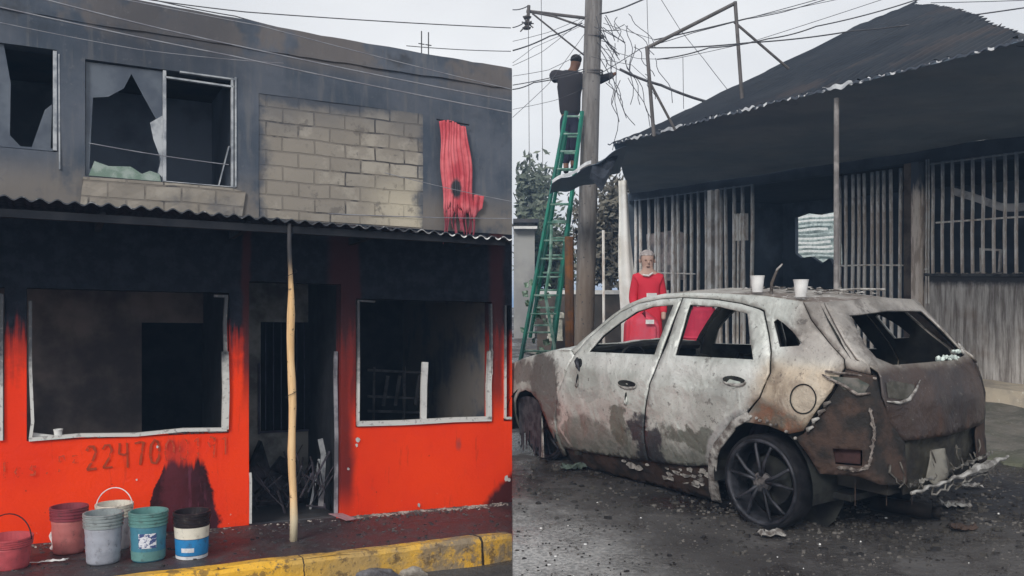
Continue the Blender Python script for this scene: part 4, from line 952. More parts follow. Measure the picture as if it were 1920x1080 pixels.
WL = [
    ([(0.01, 14.5, 5.2), (0.6, 14.5, 5.43), (1.13, 14.6, 5.67)], 0.012), ([(0.01, 14.8, 4.64), (0.35, 14.8, 4.75), (1.2, 15.0, 4.98)], 0.01), ([(0.01, 14.9, 4.73), (1.2, 15.0, 5.02)], 0.008),
    ([(0.01, 14.8, 5.94), (0.26, 14.9, 6.03)], 0.009), ([(0.01, 14.8, 5.65), (0.24, 14.9, 5.79)], 0.009), ([(1.6, 13.5, 4.68), (2.22, 13.5, 4.44), (2.99, 13.5, 4.17)], 0.022),
    ([(1.68, 11.2, 4.43), (2.9, 11.2, 4.49), (4.22, 11.2, 4.64), (5.27, 11.2, 4.78), (7.6, 11.2, 5.14)], 0.009), ([(1.76, 11.0, 4.24), (2.39, 11.0, 4.38), (3.11, 11.0, 4.49), (3.69, 11.0, 4.64), (4.87, 11.0, 4.95), (6.5, 11, 5.4)], 0.008),
    ([(1.45, 15.0, 5.93), (1.94, 15.0, 6.07), (3.5, 15.0, 6.8)], 0.014), ([(1.8, 11.5, 4.6), (2.98, 11.5, 4.87), (3.45, 11.5, 4.96), (4.9, 11.5, 5.4)], 0.006), ([(2.1, 14.0, 6.2), (2.59, 14.0, 5.41), (2.96, 14.0, 4.95), (3.34, 14.0, 4.46)], 0.005),
    ([(7.39, 16.0, 6.41), (11, 16.0, 6.55)], 0.007), ([(0.27, 14.9, 5.8), (0.27, 14.2, 3.4)], 0.005), ([(0.48, 14.9, 6.2), (0.48, 14.2, 3.31)], 0.005), ([(1.35, 13.9, 4.7), (1.84, 13.0, 4.86), (2.6, 13.0, 5.09), (4.5, 13.0, 5.6)], 0.006),
    ([(0.01, 15.0, 5.12), (0.35, 15.0, 5.37), (1.2, 15.0, 5.76)], 0.004), ([(0.01, 15.0, 4.35), (0.71, 15.0, 4.5), (1.2, 15, 4.7)], 0.004)]
LB = ['thick cable from the left edge up to the pole below the cross arms', 'cable passing behind the shoulders of the worker, lower of two', 'cable passing behind the shoulders of the worker, upper of two', 'cable leaving the insulators, topmost at the left edge', 'cable leaving the insulators, second from the top at the left edge',
      'thick bent rod running from the pole down to the shop roof', 'long cable crossing in front of the dark roof peak', 'cable rising across the sky from the sign frame to the roof peak', 'cable leaving the pole top towards the upper right', 'thin cable high above the sign frame', 'very thin slanting wire inside the empty sign frame',
      'cable at the top right above the roof', 'thin hanging wire at the left, below the insulators', 'thin hanging wire between insulators and pole', 'thin cable rising from the pole through the sign frame', 'very thin cable above the head of the worker', 'very thin cable at the waist of the worker']
more = [([(.01, 14.9, 5.05), (.5, 14.9, 5.28), (1.2, 15.0, 5.85)], 'faint cable fanning from the pole to the left edge, uppermost of the fan'), ([(.01, 14.9, 4.2), (.6, 14.9, 4.75), (1.2, 15.0, 5.6)], 'faint cable fanning from the pole to the left edge, steepest of the fan'),
    ([(.01, 14.9, 5.45), (.6, 14.9, 5.6), (1.25, 15.0, 5.9)], 'faint cable fanning to the left edge just below the insulators'), ([(.01, 14.9, 4.88), (.6, 14.9, 4.98), (1.2, 15.0, 5.3)], 'faint cable fanning to the left edge at the shoulder of the worker'),
    ([(1.5, 14.9, 5.75), (2.2, 14, 5.25), (3.2, 12.5, 5.15), (5.2, 11.5, 5.35)], 'sagging cable from the pole over the sign frame'), ([(1.45, 14.9, 5.35), (2.0, 14.4, 5.05), (2.5, 14, 4.95), (3.4, 13, 4.95), (5, 12, 5.3)], 'lower sagging cable from the pole through the sign frame'),
    ([(1.3, 14.9, 5.2), (1.9, 14.4, 4.95), (2.1, 13.9, 4.6)], 'short slack cable right of the pole'), ([(2.0, 13.5, 6.1), (2.02, 13.5, 5.3), (2.05, 13.5, 4.9)], 'thin wire hanging straight down right of the pole'), ([(2.45, 13, 4.75), (2.46, 13, 4.0)], 'thin wire hanging inside the sign frame')]
WL += [(p, .0045) for p, _ in more]; LB += [l for _, l in more]
for (pts, r), lab in zip(WL, LB): wire(pts, r, M_cabled, 'cable', lab, RW, 'cables around the utility pole', sag=.02 if r > .006 else .005)
rng = random.Random(12)
for k in range(18):
    x0 = rng.choice([rng.uniform(1.5, 2.0), rng.uniform(1.5, 2.5)]); z0 = rng.uniform(4.7, 5.9); l = rng.uniform(.4, 1.3); dx = rng.uniform(-.1, .55)
    m = MB(); m.tube([(x0+dx*(q/8)+.04*math.sin(q*1.1+k), 14.7, z0-l*(q/8)**1.2) for q in range(9)], .006, 4)
    tag(m.build('dangling_wire', M_cabled, None, RW, root=RW(x0, 14.7, z0)), 'one of the thin cut wires dangling loose right of the pole', 'wire', 'cut wires dangling beside the pole')
# ladder
M_lad = simple('green_fibreglass', (.018, .19, .13), (.03, .12, .10), .45, scale=4); M_ladw = simple('pale_ladder_metal', (.24, .36, .31), (.06, .17, .13), .45, scale=6)
def ladder(name, base, top, w0, w1, n, label, th=.035):
    base, top = Vector(base), Vector(top); t = thing(name, RW(*base), label, 'ladder', 'green ladders leaning on the pole')
    for s in (-1, 1):
        q = MB(); a = base+Vector((s*w0/2, 0, 0)); b = top+Vector((s*w1/2, 0, 0)); q.tube([a, a.lerp(b, .5), b], th, 4); q.build('rail', M_lad, t, RW)
    for k in range(n):
        f = (k+.7)/n; p = base.lerp(top, f); w = (w0+(w1-w0)*f)/2
        q = MB(); q.tube([p+Vector((-w, 0, 0)), p+Vector((w, 0, 0))], .017, 6); q.build('rung', M_ladw, t, RW)
    return t
ladder('extension_ladder', (.33, 14.35, -.1), (1.03, 15.0, 4.32), .52, .26, 15, 'green extension ladder leaning against the utility pole under the worker')
ladder('extension_ladder', (.47, 14.62, .6), (1.02, 15.12, 4.0), .36, .22, 12, 'upper green section of the ladder sliding behind the first one', .03)
m = MB(); m.tube([(.62, 14.2, 2.4), (.60, 14.2, 1.8), (.52, 14.15, 1.3), (.66, 14.1, .5), (.68, 14.1, -.1)], .028, 6)
tag(m.build('ladder_stay', M_ladw, None, RW, root=RW(.62, 14.2, -.1)), 'pale bent stay standing beside the foot of the green ladder', 'pole')
m = MB(); rng = random.Random(21)
for k in range(26):
    x, z = rng.uniform(.15, .62), rng.uniform(.2, 1.5); m.sheet([(x, z), (x+rng.uniform(.03, .1), z+rng.uniform(-.03, .03)), (x+rng.uniform(.02, .1), z+rng.uniform(.04, .14)), (x-.02, z+.08)], lambda a, b: (a, 14.75+rng.uniform(-.1, .1), b))
tag(m.build('roadside_weeds', simple('pale_weed', (.32, .42, .33), (.05, .12, .07), .7, scale=14), None, RW, root=RW(.4, 14.7, 0)), 'pale tangled weeds and scraps behind the foot of the ladder', 'plant', kind='stuff')

# ---------------------------------------------------------------- things in the background
m = MB(); m.tube([(.88, 13.8, -.1), (.87, 13.8, 2.2)], .07, 8); tag(m.build('rusty_post', simple('rusty_iron', (.20, .085, .03), (.10, .06, .04), .8, scale=4), None, RW, root=RW(.88, 13.8, -.1)), 'rusty brown post left of the utility pole foot', 'post')
m = MB(); m.tube([(1.41, 13.9, -.1), (1.40, 13.9, 2.3)], .022, 6); tag(m.build('thin_post', M_bars, None, RW, root=RW(1.41, 13.9, -.1)), 'thin pale post right of the utility pole foot', 'post')
wc = MB(); wc.grid(lambda i, j: (lambda x0, x1: (x0+(x1-x0)*i, 13.3+.05*math.sin(i*7+j*2)+.03*math.sin(j*9), 3.0-3.1*j))(1.56+.07*j**2+.012*math.sin(j*11), 1.66+.22*min(1, j*1.6)**1.2+.012*math.sin(j*7+2)), 14, 40)
tag(wc.build('plastic_sheet', simple('pale_plastic_sheet', (.80, .81, .79), (.66, .64, .60), .5, scale=2), None, RW, root=RW(1.65, 13.3, 1), smooth=True, mods=solid(.02)), 'long pale plastic sheet hanging from the awning corner', 'sheet')
m = MB(); m.box(.5, 3.3, 18.0, 18.15, -.2, 1.22); tag(m.build('boundary_wall', simple('brown_wall', (.115, .095, .085), (.065, .06, .055), .9, scale=2), None, RW, root=RW(1.6, 18, 0)), 'low brown wall behind the pole with a white rail on top', 'wall')
m = MB(); m.box(.55, 3.1, 17.95, 17.99, 1.22, 1.30); tag(m.build('white_rail', M_whitepaper, None, RW, root=RW(1.6, 18, 1.2)), 'white rail along the top of the low brown wall', 'rail')
m = MB(); m.box(.68, .97, 17.2, 17.6, .35, .42); m.box(.69, .96, 17.22, 17.58, .42, .78); m.box(.66, .99, 17.18, 17.62, .78, .88)
tag(m.build('pale_crate', simple('pale_crate', (.50, .49, .42), (.25, .25, .22), .7), None, RW, root=RW(.83, 17.4, .35), mods=bev(.01)), 'pale lidded box in front of the low wall left of the pole', 'box')
sh = thing('shed', RW(.3, 24, 0), 'pale grey shed with a flat dark roof edge at the far left', 'building')
m = MB(); m.box(.05, .60, 24, 27, -.2, 2.78); m.build('wall', simple('pale_shed_wall', (.34, .34, .33), (.25, .25, .25), .9, scale=1), sh, RW)
m = MB(); m.box(.04, .66, 23.7, 27.2, 2.79, 2.86); m.build('roof_edge', M_whitepaper, sh, RW); m = MB(); m.box(.03, .70, 23.6, 27.3, 2.95, 3.05); m.build('roof', M_char2, sh, RW); m = MB(); m.box(.1, .6, 23.8, 27, 2.861, 2.949); m.build('roof_wall', simple('shed_grey', (.2, .2, .2)), sh, RW)

def tree(root, h, w, d, label, c1, c2, seed, leaf=.12, n=2600, trunk_r=.12, xmin=None):
    t = thing('tree', RW(*root), label, 'tree', 'trees behind the pole'); rng = random.Random(seed); X, Y, Z = root
    q = MB(); cl = []
    tips = []
    q.tube([(X, Y, Z), (X+.1, Y, Z+h*.3), (X+.05, Y, Z+h*.55)], trunk_r, 8, r2=trunk_r*.6)
    for k in range(11):
        a = rng.uniform(0, 6.28); rr_ = rng.uniform(.3, 1)
        e = (X+math.cos(a)*w*.45*rr_, Y+math.sin(a)*d*.45*rr_, Z+h*rng.uniform(.5, .98)); s = (X+.05, Y, Z+h*rng.uniform(.3, .55))
        mid = tuple((s[i]+e[i])/2+rng.uniform(-.15, .15) for i in range(3))
        q.tube([s, mid, e], [trunk_r*.45, trunk_r*.25, trunk_r*.1], 5); tips += [e, mid]
    q.build('trunk', simple('bark', (.10, .085, .07)), t, RW)
    f = MB(); 
    for k in range(n):
        e = rng.choice(tips); r = rng.gauss(0, 1); p = [e[0]+rng.gauss(0, w*.10), e[1]+rng.gauss(0, d*.10), e[2]+rng.gauss(0, h*.075)]
        if xmin is not None and p[0] < xmin+p[1]*0+.1: continue
        u = Vector((rng.gauss(0, 1), rng.gauss(0, 1), rng.gauss(0, 1))).normalized(); v = u.orthogonal().normalized(); s = leaf*rng.uniform(.5, 1.2)
        p = Vector(p); f.add([p-u*s, p+v*s*.45, p+u*s, p-v*s*.45], [(0, 1, 2, 3)])
    f.build('crown', simple('foliage'+str(seed), c1, c2, .7, scale=1.5, lo=.42, hi=.58), t, RW)
    return t
tree((.75, 30, -.1), 4.9, 2.7, 3, 'hazy grey green tree above the shed at the far left', (.17, .19, .15), (.10, .12, .09), 5, .16, 3600, xmin=.05)
tree((2.35, 23, -.1), 4.2, 1.9, 2, 'sparse brownish tree between the pole and the plastic sheet', (.17, .16, .13), (.10, .09, .075), 9, .12, 4200, xmin=1.3)
tree((1.15, 26, -.1), 3.6, 1.5, 2, 'low grey green tree behind the green ladder', (.14, .17, .12), (.09, .11, .08), 12, .12, 2600, xmin=.2)

# ================================================================ the burnt car (a forward from rear axle, b to its left, h up)
def S_(a, h):
    w = .86
    if a < -.05: w -= .17*((-.05-a)/.8)**1.6
    if a > 2.4: w -= .22*((a-2.4)/.95)**1.8
    if h < .55: w -= .10*((.55-h)/.4)**2
    elif h < .95: w -= .05*((h-.55)/.4)**2
    else: w -= .05+(h-.95)*.47
    return w
def T_(b, h):
    if h > 1.0: r = .80-(h-1.0)*.95
    elif h > .82: r = .86-.06*((h-.82)/.18)
    else: r = .86
    if h < .5: r += .03*(.5-h)/.2
    return -r+.12*(abs(b)/.75)**3
def ins(a, b, h): return min(S_(a, h)-abs(b), a-T_(b, h))
rC = RW(CX, CY, -.1)
car = thing('wrecked_car', rC, 'burnt out hatchback with bare grey metal doors and rusty brown tail', 'car')
def dent(a, b, h, k=1): return k*(.014*fbm(a, b, h, 1.9, 2)+.005*fbm(a+9, b, h, 7, 3)+.010*math.exp(-((a-2.02-.06*math.sin(h*9))/.03)**2)*(h < .85)-.012*math.exp(-((a-1.93+.05*math.sin(h*7))/.03)**2)*(.3 < h < .8))
def side(sg=1, inset=0, k=1):
    def f(a, h):
        w = S_(a, h)-inset+dent(a, sg, h, k)
        # crease below the belt and scallop in the doors
        if .2 < a < 2.3: w += .012*math.exp(-((h-.80-.04*(a-1))/.035)**2)-.018*math.exp(-((h-.45-.08*(1.4-a))/.12)**2)
        return (a, sg*w, h)
    return f
def corner(sg=1, k=1, inset=0):
    def f(s, h):
        lo, hi = -3., 0.
        P = lambda t: (.70711*s+.70711*t, .70711*s-.70711*t)
        t = lo
        while t < 1 and ins(*P(t), h) < inset: t += .04
        lo, hi = t-.04, t
        for _ in range(14):
            mid = (lo+hi)/2
            if ins(*P(mid), h) < inset: lo = mid
            else: hi = mid
        a, b = P(hi); d = dent(a, b, h, 1.6*k); return (a-d*.7, sg*(b+d*.7), h)
    return f
def rear(inset=0, k=1): return lambda b, h: (T_(b, h)+inset-dent(0, b, h, k), b, h)

def mat_carbody():
    t = NT('fire_stripped_body'); X = t.xyz(); a, b, h = X[0], X[1], X[2]
    n0 = t.noise(1.5, 5, .6); n1 = t.noise(3.2, 6, .62); n2 = t.noise(11, 6, .7); f = t.noise(45, 4, .75)
    fl = t.noise(4.5, 5, .6, t.vec(t.loc(), (1, 1, .35)))
    ash = t.mix(t.ss(n1, .34, .66), (.58, .60, .57), (.42, .435, .41))
    ash = t.mix(t.m2('MULTIPLY', t.ss(fl, .50, .66), .45), ash, (.72, .73, .71))
    belt = t.ss(t.m2('ABSOLUTE', t.m2('SUBTRACT', t.m2('ADD', h, t.m2('MULTIPLY', a, .02)), .95)), .09, .02); ash = t.mix(t.m2('MULTIPLY', belt, .5), ash, (.78, .79, .77))  # bright highlight along the belt line, painted into the ash colour
    ash = t.mix(t.m2('MULTIPLY', t.ss(t.noise(1.6, 7, .6, None, .6), .52, .68), .45), ash, (.30, .305, .285))
    # dark unburnt paint patches low on the doors
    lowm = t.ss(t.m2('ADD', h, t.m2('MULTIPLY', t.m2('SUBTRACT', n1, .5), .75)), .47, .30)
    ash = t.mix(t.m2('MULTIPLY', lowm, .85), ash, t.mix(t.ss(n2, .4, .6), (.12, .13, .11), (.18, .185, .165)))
    wq = t.n('ShaderNodeTexNoise'); t.put(wq.inputs['Vector'], t.loc()); wq.inputs['Scale'].default_value = 4.2; wq.inputs['Detail'].default_value = 6; wq.inputs['Roughness'].default_value = .62
    wc_ = t.n('ShaderNodeSeparateColor'); t.put(wc_.inputs[0], wq.outputs['Color'])
    aw_ = t.m2('ADD', a, t.m2('MULTIPLY', t.m2('SUBTRACT', wc_.outputs[0], .5), .42)); hw_ = t.m2('ADD', h, t.m2('MULTIPLY', t.m2('SUBTRACT', wc_.outputs[1], .5), .50))
    def spot(ca, ch, ra_, rh, col, k, c, nz=.6):
        da = t.m2('DIVIDE', t.m2('SUBTRACT', aw_, ca), ra_); dh = t.m2('DIVIDE', t.m2('SUBTRACT', hw_, ch), rh)
        d = t.m2('SQRT', t.m2('ADD', t.m2('MULTIPLY', da, da), t.m2('MULTIPLY', dh, dh)))
        d = t.m2('ADD', d, t.m2('MULTIPLY', t.m2('SUBTRACT', n1, .5), nz*2))
        d = t.m2('ADD', d, t.m2('MULTIPLY', t.m2('SUBTRACT', n2, .5), .5))
        return t.mix(t.m2('MULTIPLY', t.ss(d, 1.12, .82), k), c, col)
    c = ash
    c = spot(1.12, .30, .17, .21, (.028, .03, .038), .92, c, .3)       # black blot over the sill between the doors
    c = spot(.55, .43, .36, .10, (.105, .115, .095), .85, c)           # dark tongue in the rear door
    c = spot(1.40, .40, .13, .12, (.13, .14, .115), .85, c)            # dark point in the front door
    c = spot(.34, .80, .20, .10, (.33, .335, .32), .6, c)
    c = spot(1.75, .68, .14, .07, (.33, .34, .325), .6, c)
    c = spot(2.38, .62, .24, .34, (.105, .09, .085), .85, c, .35)      # darker front wing
    c = spot(2.75, .72, .22, .14, (.17, .15, .14), .8, c, .35)
    c = spot(2.13, .45, .035, .35, (.62, .60, .57), .6, c, .15)
    # rear quarter: beige with rust over the arch
    q = t.ss(t.m2('ADD', a, t.m2('MULTIPLY', t.m2('SUBTRACT', n1, .5), .3)), .10, -.12)
    beige = t.mix(t.ss(n1, .40, .60), (.47, .38, .28), (.22, .165, .12))
    belowbelt = t.ss(h, 1.12, .98)
    c = t.mix(t.m2('MULTIPLY', t.m2('MULTIPLY', q, belowbelt), .9), c, beige)
    c = spot(-.34, .82, .13, .12, (.50, .44, .36), .6, c, .2)
    d = t.m2('SQRT', t.m2('ADD', t.m2('POWER', a, 2), t.m2('POWER', t.m2('SUBTRACT', h, .22), 2)))
    d = t.m2('ADD', d, t.m2('MULTIPLY', t.m2('SUBTRACT', n1, .5), .16))
    arch = t.m2('MULTIPLY', t.ss(d, .60, .52), t.ss(a, .16, -.02))
    c = t.mix(t.m2('MULTIPLY', arch, .9), c, t.mix(t.ss(n2, .42, .6), (.17, .075, .042), (.11, .09, .07)))
    archf = t.m2('MULTIPLY', t.ss(d, .50, .47), t.ss(a, .05, .16)); c = t.mix(t.m2('MULTIPLY', archf, .8), c, (.38, .38, .38))
    # tail: brown rust, olive and violet
    tail = t.ss(t.m2('ADD', a, t.m2('MULTIPLY', t.m2('SUBTRACT', n1, .5), .12)), -.46, -.60)
    under = t.ss(t.m2('ADD', h, t.m2('MULTIPLY', t.m2('SUBTRACT', n0, .5), .25)), 1.12, .99)
    rust = t.mix(t.ss(n0, .38, .62), (.064, .042, .035), (.032, .027, .028))
    rust = t.mix(t.m2('MULTIPLY', t.ss(fl, .54, .68), .5), rust, (.12, .055, .032))
    rust = t.mix(t.m2('MULTIPLY', t.ss(h, .62, .45), .6), rust, (.045, .043, .030))
    c = t.mix(t.m2('MULTIPLY', tail, under), c, rust)
    # pale brown ash on hatch frame and roof end
    top = t.m2('MULTIPLY', t.ss(a, -.05, -.2), t.ss(h, 1.0, 1.12))
    c = t.mix(t.m2('MULTIPLY', top, .75), c, t.mix(t.ss(n1, .4, .6), (.34, .30, .275), (.17, .14, .125)))
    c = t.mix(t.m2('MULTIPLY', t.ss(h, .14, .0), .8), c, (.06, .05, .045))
    c = t.mix(t.m2('MULTIPLY', t.ss(n2, .60, .66), .65), c, (.085, .075, .07))
    c = t.mix(t.m2('MULTIPLY', t.ss(f, .58, .68), .45), c, (.05, .045, .042))
    c = t.mix(t.m2('MULTIPLY', t.m2('MULTIPLY', t.ss(t.noise(6, 6, .7, t.vec(t.loc(), (1, 1, .5))), .54, .62), t.ss(a, .3, -.3)), .5), c, (.07, .055, .048))
    c = t.mix(t.m2('MULTIPLY', t.ss(f, .36, .30), .35), c, (.68, .67, .64))
    bmp = t.m2('ADD', t.m2('MULTIPLY', n2, .8), t.m2('MULTIPLY', f, .35))
    bmp = t.m2('ADD', bmp, t.m2('MULTIPLY', t.noise(3.5, 3, .5, None, .8), 3.0))
    return t.out(c, t.m2('ADD', .24, t.m2('MULTIPLY', n2, .42)), .30, bmp, .55, .018)
M_body = mat_carbody()
t = NT('roof_ash'); n_ = t.noise(3, 6, .65); f_ = t.noise(18, 5, .7)
c_ = t.mix(t.ss(n_, .4, .6), (.30, .285, .265), (.13, .105, .09)); c_ = t.mix(t.ss(f_, .56, .66), c_, (.52, .51, .49)); c_ = t.mix(t.m2('MULTIPLY', t.ss(t.xyz()[0], -.1, -.35), .5), c_, (.12, .08, .07))
M_roofash = t.out(c_, .85, 0, f_, .6, .015)
M_dk = simple('burnt_cabin', (.030, .032, .030), (.012, .012, .014), .9, scale=5)
M_tyre = simple('burnt_wheel_metal', (.060, .062, .074), (.018, .019, .024), .5, .3, scale=9)
M_ash2 = simple('flaky_ash_metal', (.42, .41, .39), (.10, .085, .078), .7, .1, scale=11, bs=.6, bd=.02)
M_rust2 = simple('brown_scale', (.066, .044, .036), (.026, .024, .023), .8, .1, scale=6, bs=.6, bd=.015)

FD = [(0.995, 1.004), (1.037, 0.829), (1.085, 0.618), (1.118, 0.445), (1.135, 0.165), (1.709, 0.119), (2.248, 0.089), (2.232, 0.386), (2.172, 0.583), (2.067, 0.778), (1.999, 0.925), (1.898, 1.063), (1.761, 1.187), (1.594, 1.319), (1.407, 1.395), (1.182, 1.436), (0.956, 1.452)]
FWn = [(1.824, 0.978), (1.718, 1.120), (1.567, 1.235), (1.41, 1.33), (1.249, 1.378), (1.02, 1.398), (1.058, 1.010)]
RD = [(0.940, 1.452), (0.627, 1.447), (0.362, 1.423), (0.181, 1.390), (0.141, 1.376), (0.051, 1.23), (-0.015, 1.108), (-0.061, 0.969), (0.0, 0.801), (0.096, 0.687), (0.242, 0.605), (0.372, 0.445), (0.473, 0.251), (0.653, 0.21), (1.119, 0.165), (1.101, 0.448), (1.067, 0.62), (1.019, 0.831), (0.977, 1.005), (0.957, 1.079)]
RWn = [(0.852, 1.405), (0.556, 1.398), (0.277, 1.358), (0.205, 1.223), (0.139, 1.109), (0.10, 1.045), (0.841, 1.020)]
SD = [(2.051, 0.977), (1.967, 1.059), (1.825, 1.18), (1.681, 1.298), (1.539, 1.39), (1.377, 1.447), (1.156, 1.483), (0.93, 1.495), (0.654, 1.497), (0.343, 1.490), (0.147, 1.484), (-0.154, 1.454), (-0.248, 1.334), (-0.4, 1.2), (-0.537, 1.095), (-0.557, 1.039), (-0.51, 0.891), (-0.34, 0.616), (-0.247, 0.585), (-0.087, 0.62), (0.069, 0.62), (0.228, 0.603), (0.082, 0.677), (-0.012, 0.797), (-0.073, 0.97), (-0.027, 1.108), (0.040, 1.231), (0.131, 1.384), (0.175, 1.398), (0.36, 1.431), (0.627, 1.455), (.95, 1.460), (1.18, 1.444), (1.41, 1.403), (1.60, 1.327), (1.77, 1.194), (1.905, 1.070), (2.0, .945)]
QW = [(0.035, 1.310), (0.011, 1.330), (-0.056, 1.301), (-0.141, 1.251), (-0.228, 1.181), (-0.214, 1.158), (-0.076, 1.142)]
FE = [(3.25, .60), (3.18, .72), (3.005, 0.779), (2.80, .845), (2.582, 0.895), (2.279, 0.961), (2.06, 0.977), (1.993, 0.935), (2.060, 0.790), (2.165, 0.590), (2.226, 0.386), (2.243, 0.02), (2.30, .0), (2.306, 0.18), (2.36, 0.36), (2.45, 0.50), (2.56, 0.56), (2.68, .57), (2.80, 0.53), (2.90, 0.44), (2.97, .30), (3.0, .15), (3.25, .15)]
SI = [(2.248, 0.082), (1.135, 0.158), (0.65, 0.203), (0.48, 0.243), (0.475, .20), (0.56, -0.06), (1.396, -0.075), (2.25, -0.085)]
thick = solid(.012, 0)
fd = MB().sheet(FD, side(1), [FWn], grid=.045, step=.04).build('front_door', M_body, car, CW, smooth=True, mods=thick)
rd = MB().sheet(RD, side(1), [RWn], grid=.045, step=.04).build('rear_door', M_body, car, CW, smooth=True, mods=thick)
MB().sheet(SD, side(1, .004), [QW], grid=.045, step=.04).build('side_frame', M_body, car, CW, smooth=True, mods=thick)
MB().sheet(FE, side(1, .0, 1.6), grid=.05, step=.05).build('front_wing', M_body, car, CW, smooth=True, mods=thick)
MB().sheet(SI, side(1, .03, 2), grid=.05, step=.05).build('sill', M_rust2, car, CW, smooth=True, mods=thick)
# torn bright flakes along the sill, handles torn out, mirror stump, fuel cap
rng = random.Random(31)
m = MB()
for k in range(30):
    a = rng.choice([rng.uniform(.5, 1.08), rng.uniform(.5, 1.5)]); hh = .15+(1.2-a)*.06-rng.uniform(.0, .14); s_ = rng.uniform(.02, .055)
    o = MB().add([(a+s_*math.cos(q)*rng.uniform(.5, 1.2), S_(a, hh)-.020+rng.uniform(0, .006), hh+s_*.55*math.sin(q)*rng.uniform(.6, 1.1)) for q in (0, .8, 1.7, 2.6, 3.3, 4.1, 5, 5.7)], [(0, 1, 2, 3, 4, 5, 6, 7)]); m.add(o.v, o.f)
m.build('sill_flakes', simple('sill_flake', (.34, .33, .31), (.10, .095, .09), .6, .1, scale=14), car, CW, mods=solid(.003))
def recess(nm, ca, ch, ra_, rh, parent, sg=1, rim=M_ash2, tilt=0, col=M_dk):
    w = S_(ca, ch)+.006
    pts = [(ca+ra_*math.cos(q), ch+rh*math.sin(q)+tilt*math.cos(q)) for q in [6.283*k/20 for k in range(20)]]
    q = MB(); q.add([(p[0], sg*(side(1)(p[0], p[1])[1]+.010), p[1]) for p in pts]+[(ca, sg*(side(1)(ca, ch)[1]+.008), ch)], [(i, (i+1) % 20, 20) for i in range(20)]); o = q.build(nm, col, parent, CW, root=rC)
    q = MB(); low = pts[9:20]; q.tube([(p[0], sg*(side(1)(*p)[1]+.013), p[1]-.003) for p in low], [.003+.010*math.sin(math.pi*i/10) for i in range(11)], 6); q.build(nm.replace('hole', 'rim'), rim, parent, CW, root=rC, smooth=True)
    return o
for pa, ca, ch in ((fd, 1.29, .765), (rd, .225, .895)):
    recess('handle_hole', ca, ch, .105, .030, pa)
M_cyl = simple('pale_greenish_metal', (.55, .62, .57), (.35, .38, .36), .5, scale=8)
q = MB(); q.sheet([(.16, .89), (.26, .90), (.29, .87), (.22, .84), (.16, .86)], side(1, -.014), grid=.03); q.build('handle_plate', M_cyl, rd, CW, root=rC)
recess('mirror_hole', 1.905, .885, .035, .035, fd, rim=M_dk)
q = MB(); rr2 = random.Random(5)
q.tube([(1.93, .835, .92), (1.91, .86, .90), (1.895, .855, .85), (1.88, .84, .80)], [.012, .022, .018, .006], 7); q.build('mirror_stump', M_tyre, fd, CW, root=rC, smooth=True)
recess('torn_hole', 1.90, .74, .018, .05, fd, rim=M_ash2); recess('torn_hole', 1.29, .655, .012, .045, fd, rim=M_body)
q = MB(); q.tube([(-.335+.088*math.cos(v), side(1)(-.335+.088*math.cos(v), .825+.095*math.sin(v))[1]+.009, .825+.095*math.sin(v)) for v in [6.2832*k/30 for k in range(31)]], .0045, 6)
q.build('fuel_cap_gap', M_dk, car, CW)
# bolts over the arch and clips down the bare corner
for k, (a, h) in enumerate(((.05, .665), (-.03, .648), (-.09, .652), (-.16, .638), (-.235, .60), (-.30, .565), (.0, .66), (-.12, .63))):
    w = S_(a, h)+.010; q = MB(); q.lathe([(0, .010), (.009, .008), (.011, 0), (.008, -.01)], (a, w, h), 8, axis='y'); q.build('bolt', M_ash2, car, CW)
for k, (a, h) in enumerate(((-.40, .64), (-.435, .70), (-.47, .755), (-.50, .81))):
    w = S_(a, h)+.018; q = MB(); q.tube([(a-.03, w, h+.018), (a, w+.02, h), (a+.012, w+.004, h-.03)], [.008, .016, .008], 6); q.build('clip', M_ash2, car, CW, smooth=True)
def flakes(m, path, w, n, seed, th=.012):
    rn = random.Random(seed); P = [Vector(p) for p in path]; L = [0]
    for a, b in zip(P[:-1], P[1:]): L.append(L[-1]+(b-a).length)
    for k in range(n):
        d = rn.uniform(0, L[-1]); i = max(0, min(len(P)-2, next(j for j in range(len(L)) if L[j] >= d)-1)); t_ = (d-L[i])/max(1e-6, L[i+1]-L[i])
        c = P[i].lerp(P[i+1], max(0, t_)); u = (P[i+1]-P[i]).normalized(); v = Vector((rn.gauss(0, .5), rn.gauss(0, .5), rn.gauss(0, .5)+.6)); v = (v-u*v.dot(u)).normalized(); nn = u.cross(v)
        s_ = w*rn.uniform(.4, 1.2); kk = rn.randint(4, 6)
        m.add([c+u*s_*1.5*math.cos(q)*rn.uniform(.6, 1.1)+v*s_*math.sin(q)*rn.uniform(.5, 1.1)+nn*rn.uniform(-th, th)*.6 for q in [6.283*z/kk for z in range(kk)]], [tuple(range(kk))])
    return m
# left rear corner
def sxy(a, b, h): return ((a+b)*.70711, h)
CO = [sxy(-.522, .745, .885), sxy(-.565, .68, 1.03), sxy(-.72, .60, 1.0), sxy(-.77, .625, .87), sxy(-.81, .57, .70), sxy(-.84, .455, .57), sxy(-.86, .46, .30), sxy(-.80, .67, .33), sxy(-.68, .72, .37), sxy(-.44, .78, .35), sxy(-.38, .81, .46), sxy(-.29, .83, .565), sxy(-.35, .82, .60)]
TLh = [sxy(-.50, .76, .985), sxy(-.62, .66, .985), sxy(-.68, .63, .95), sxy(-.66, .66, .89), sxy(-.57, .72, .91)]
lower_h = [sxy(-.545, .79, .53), sxy(-.685, .70, .54), sxy(-.685, .70, .44), sxy(-.56, .78, .43)]
MB().sheet(CO, corner(1), [lower_h], grid=.04, step=.035).build('rear_corner', M_rust2, car, CW, smooth=True, mods=solid(.01, 0))
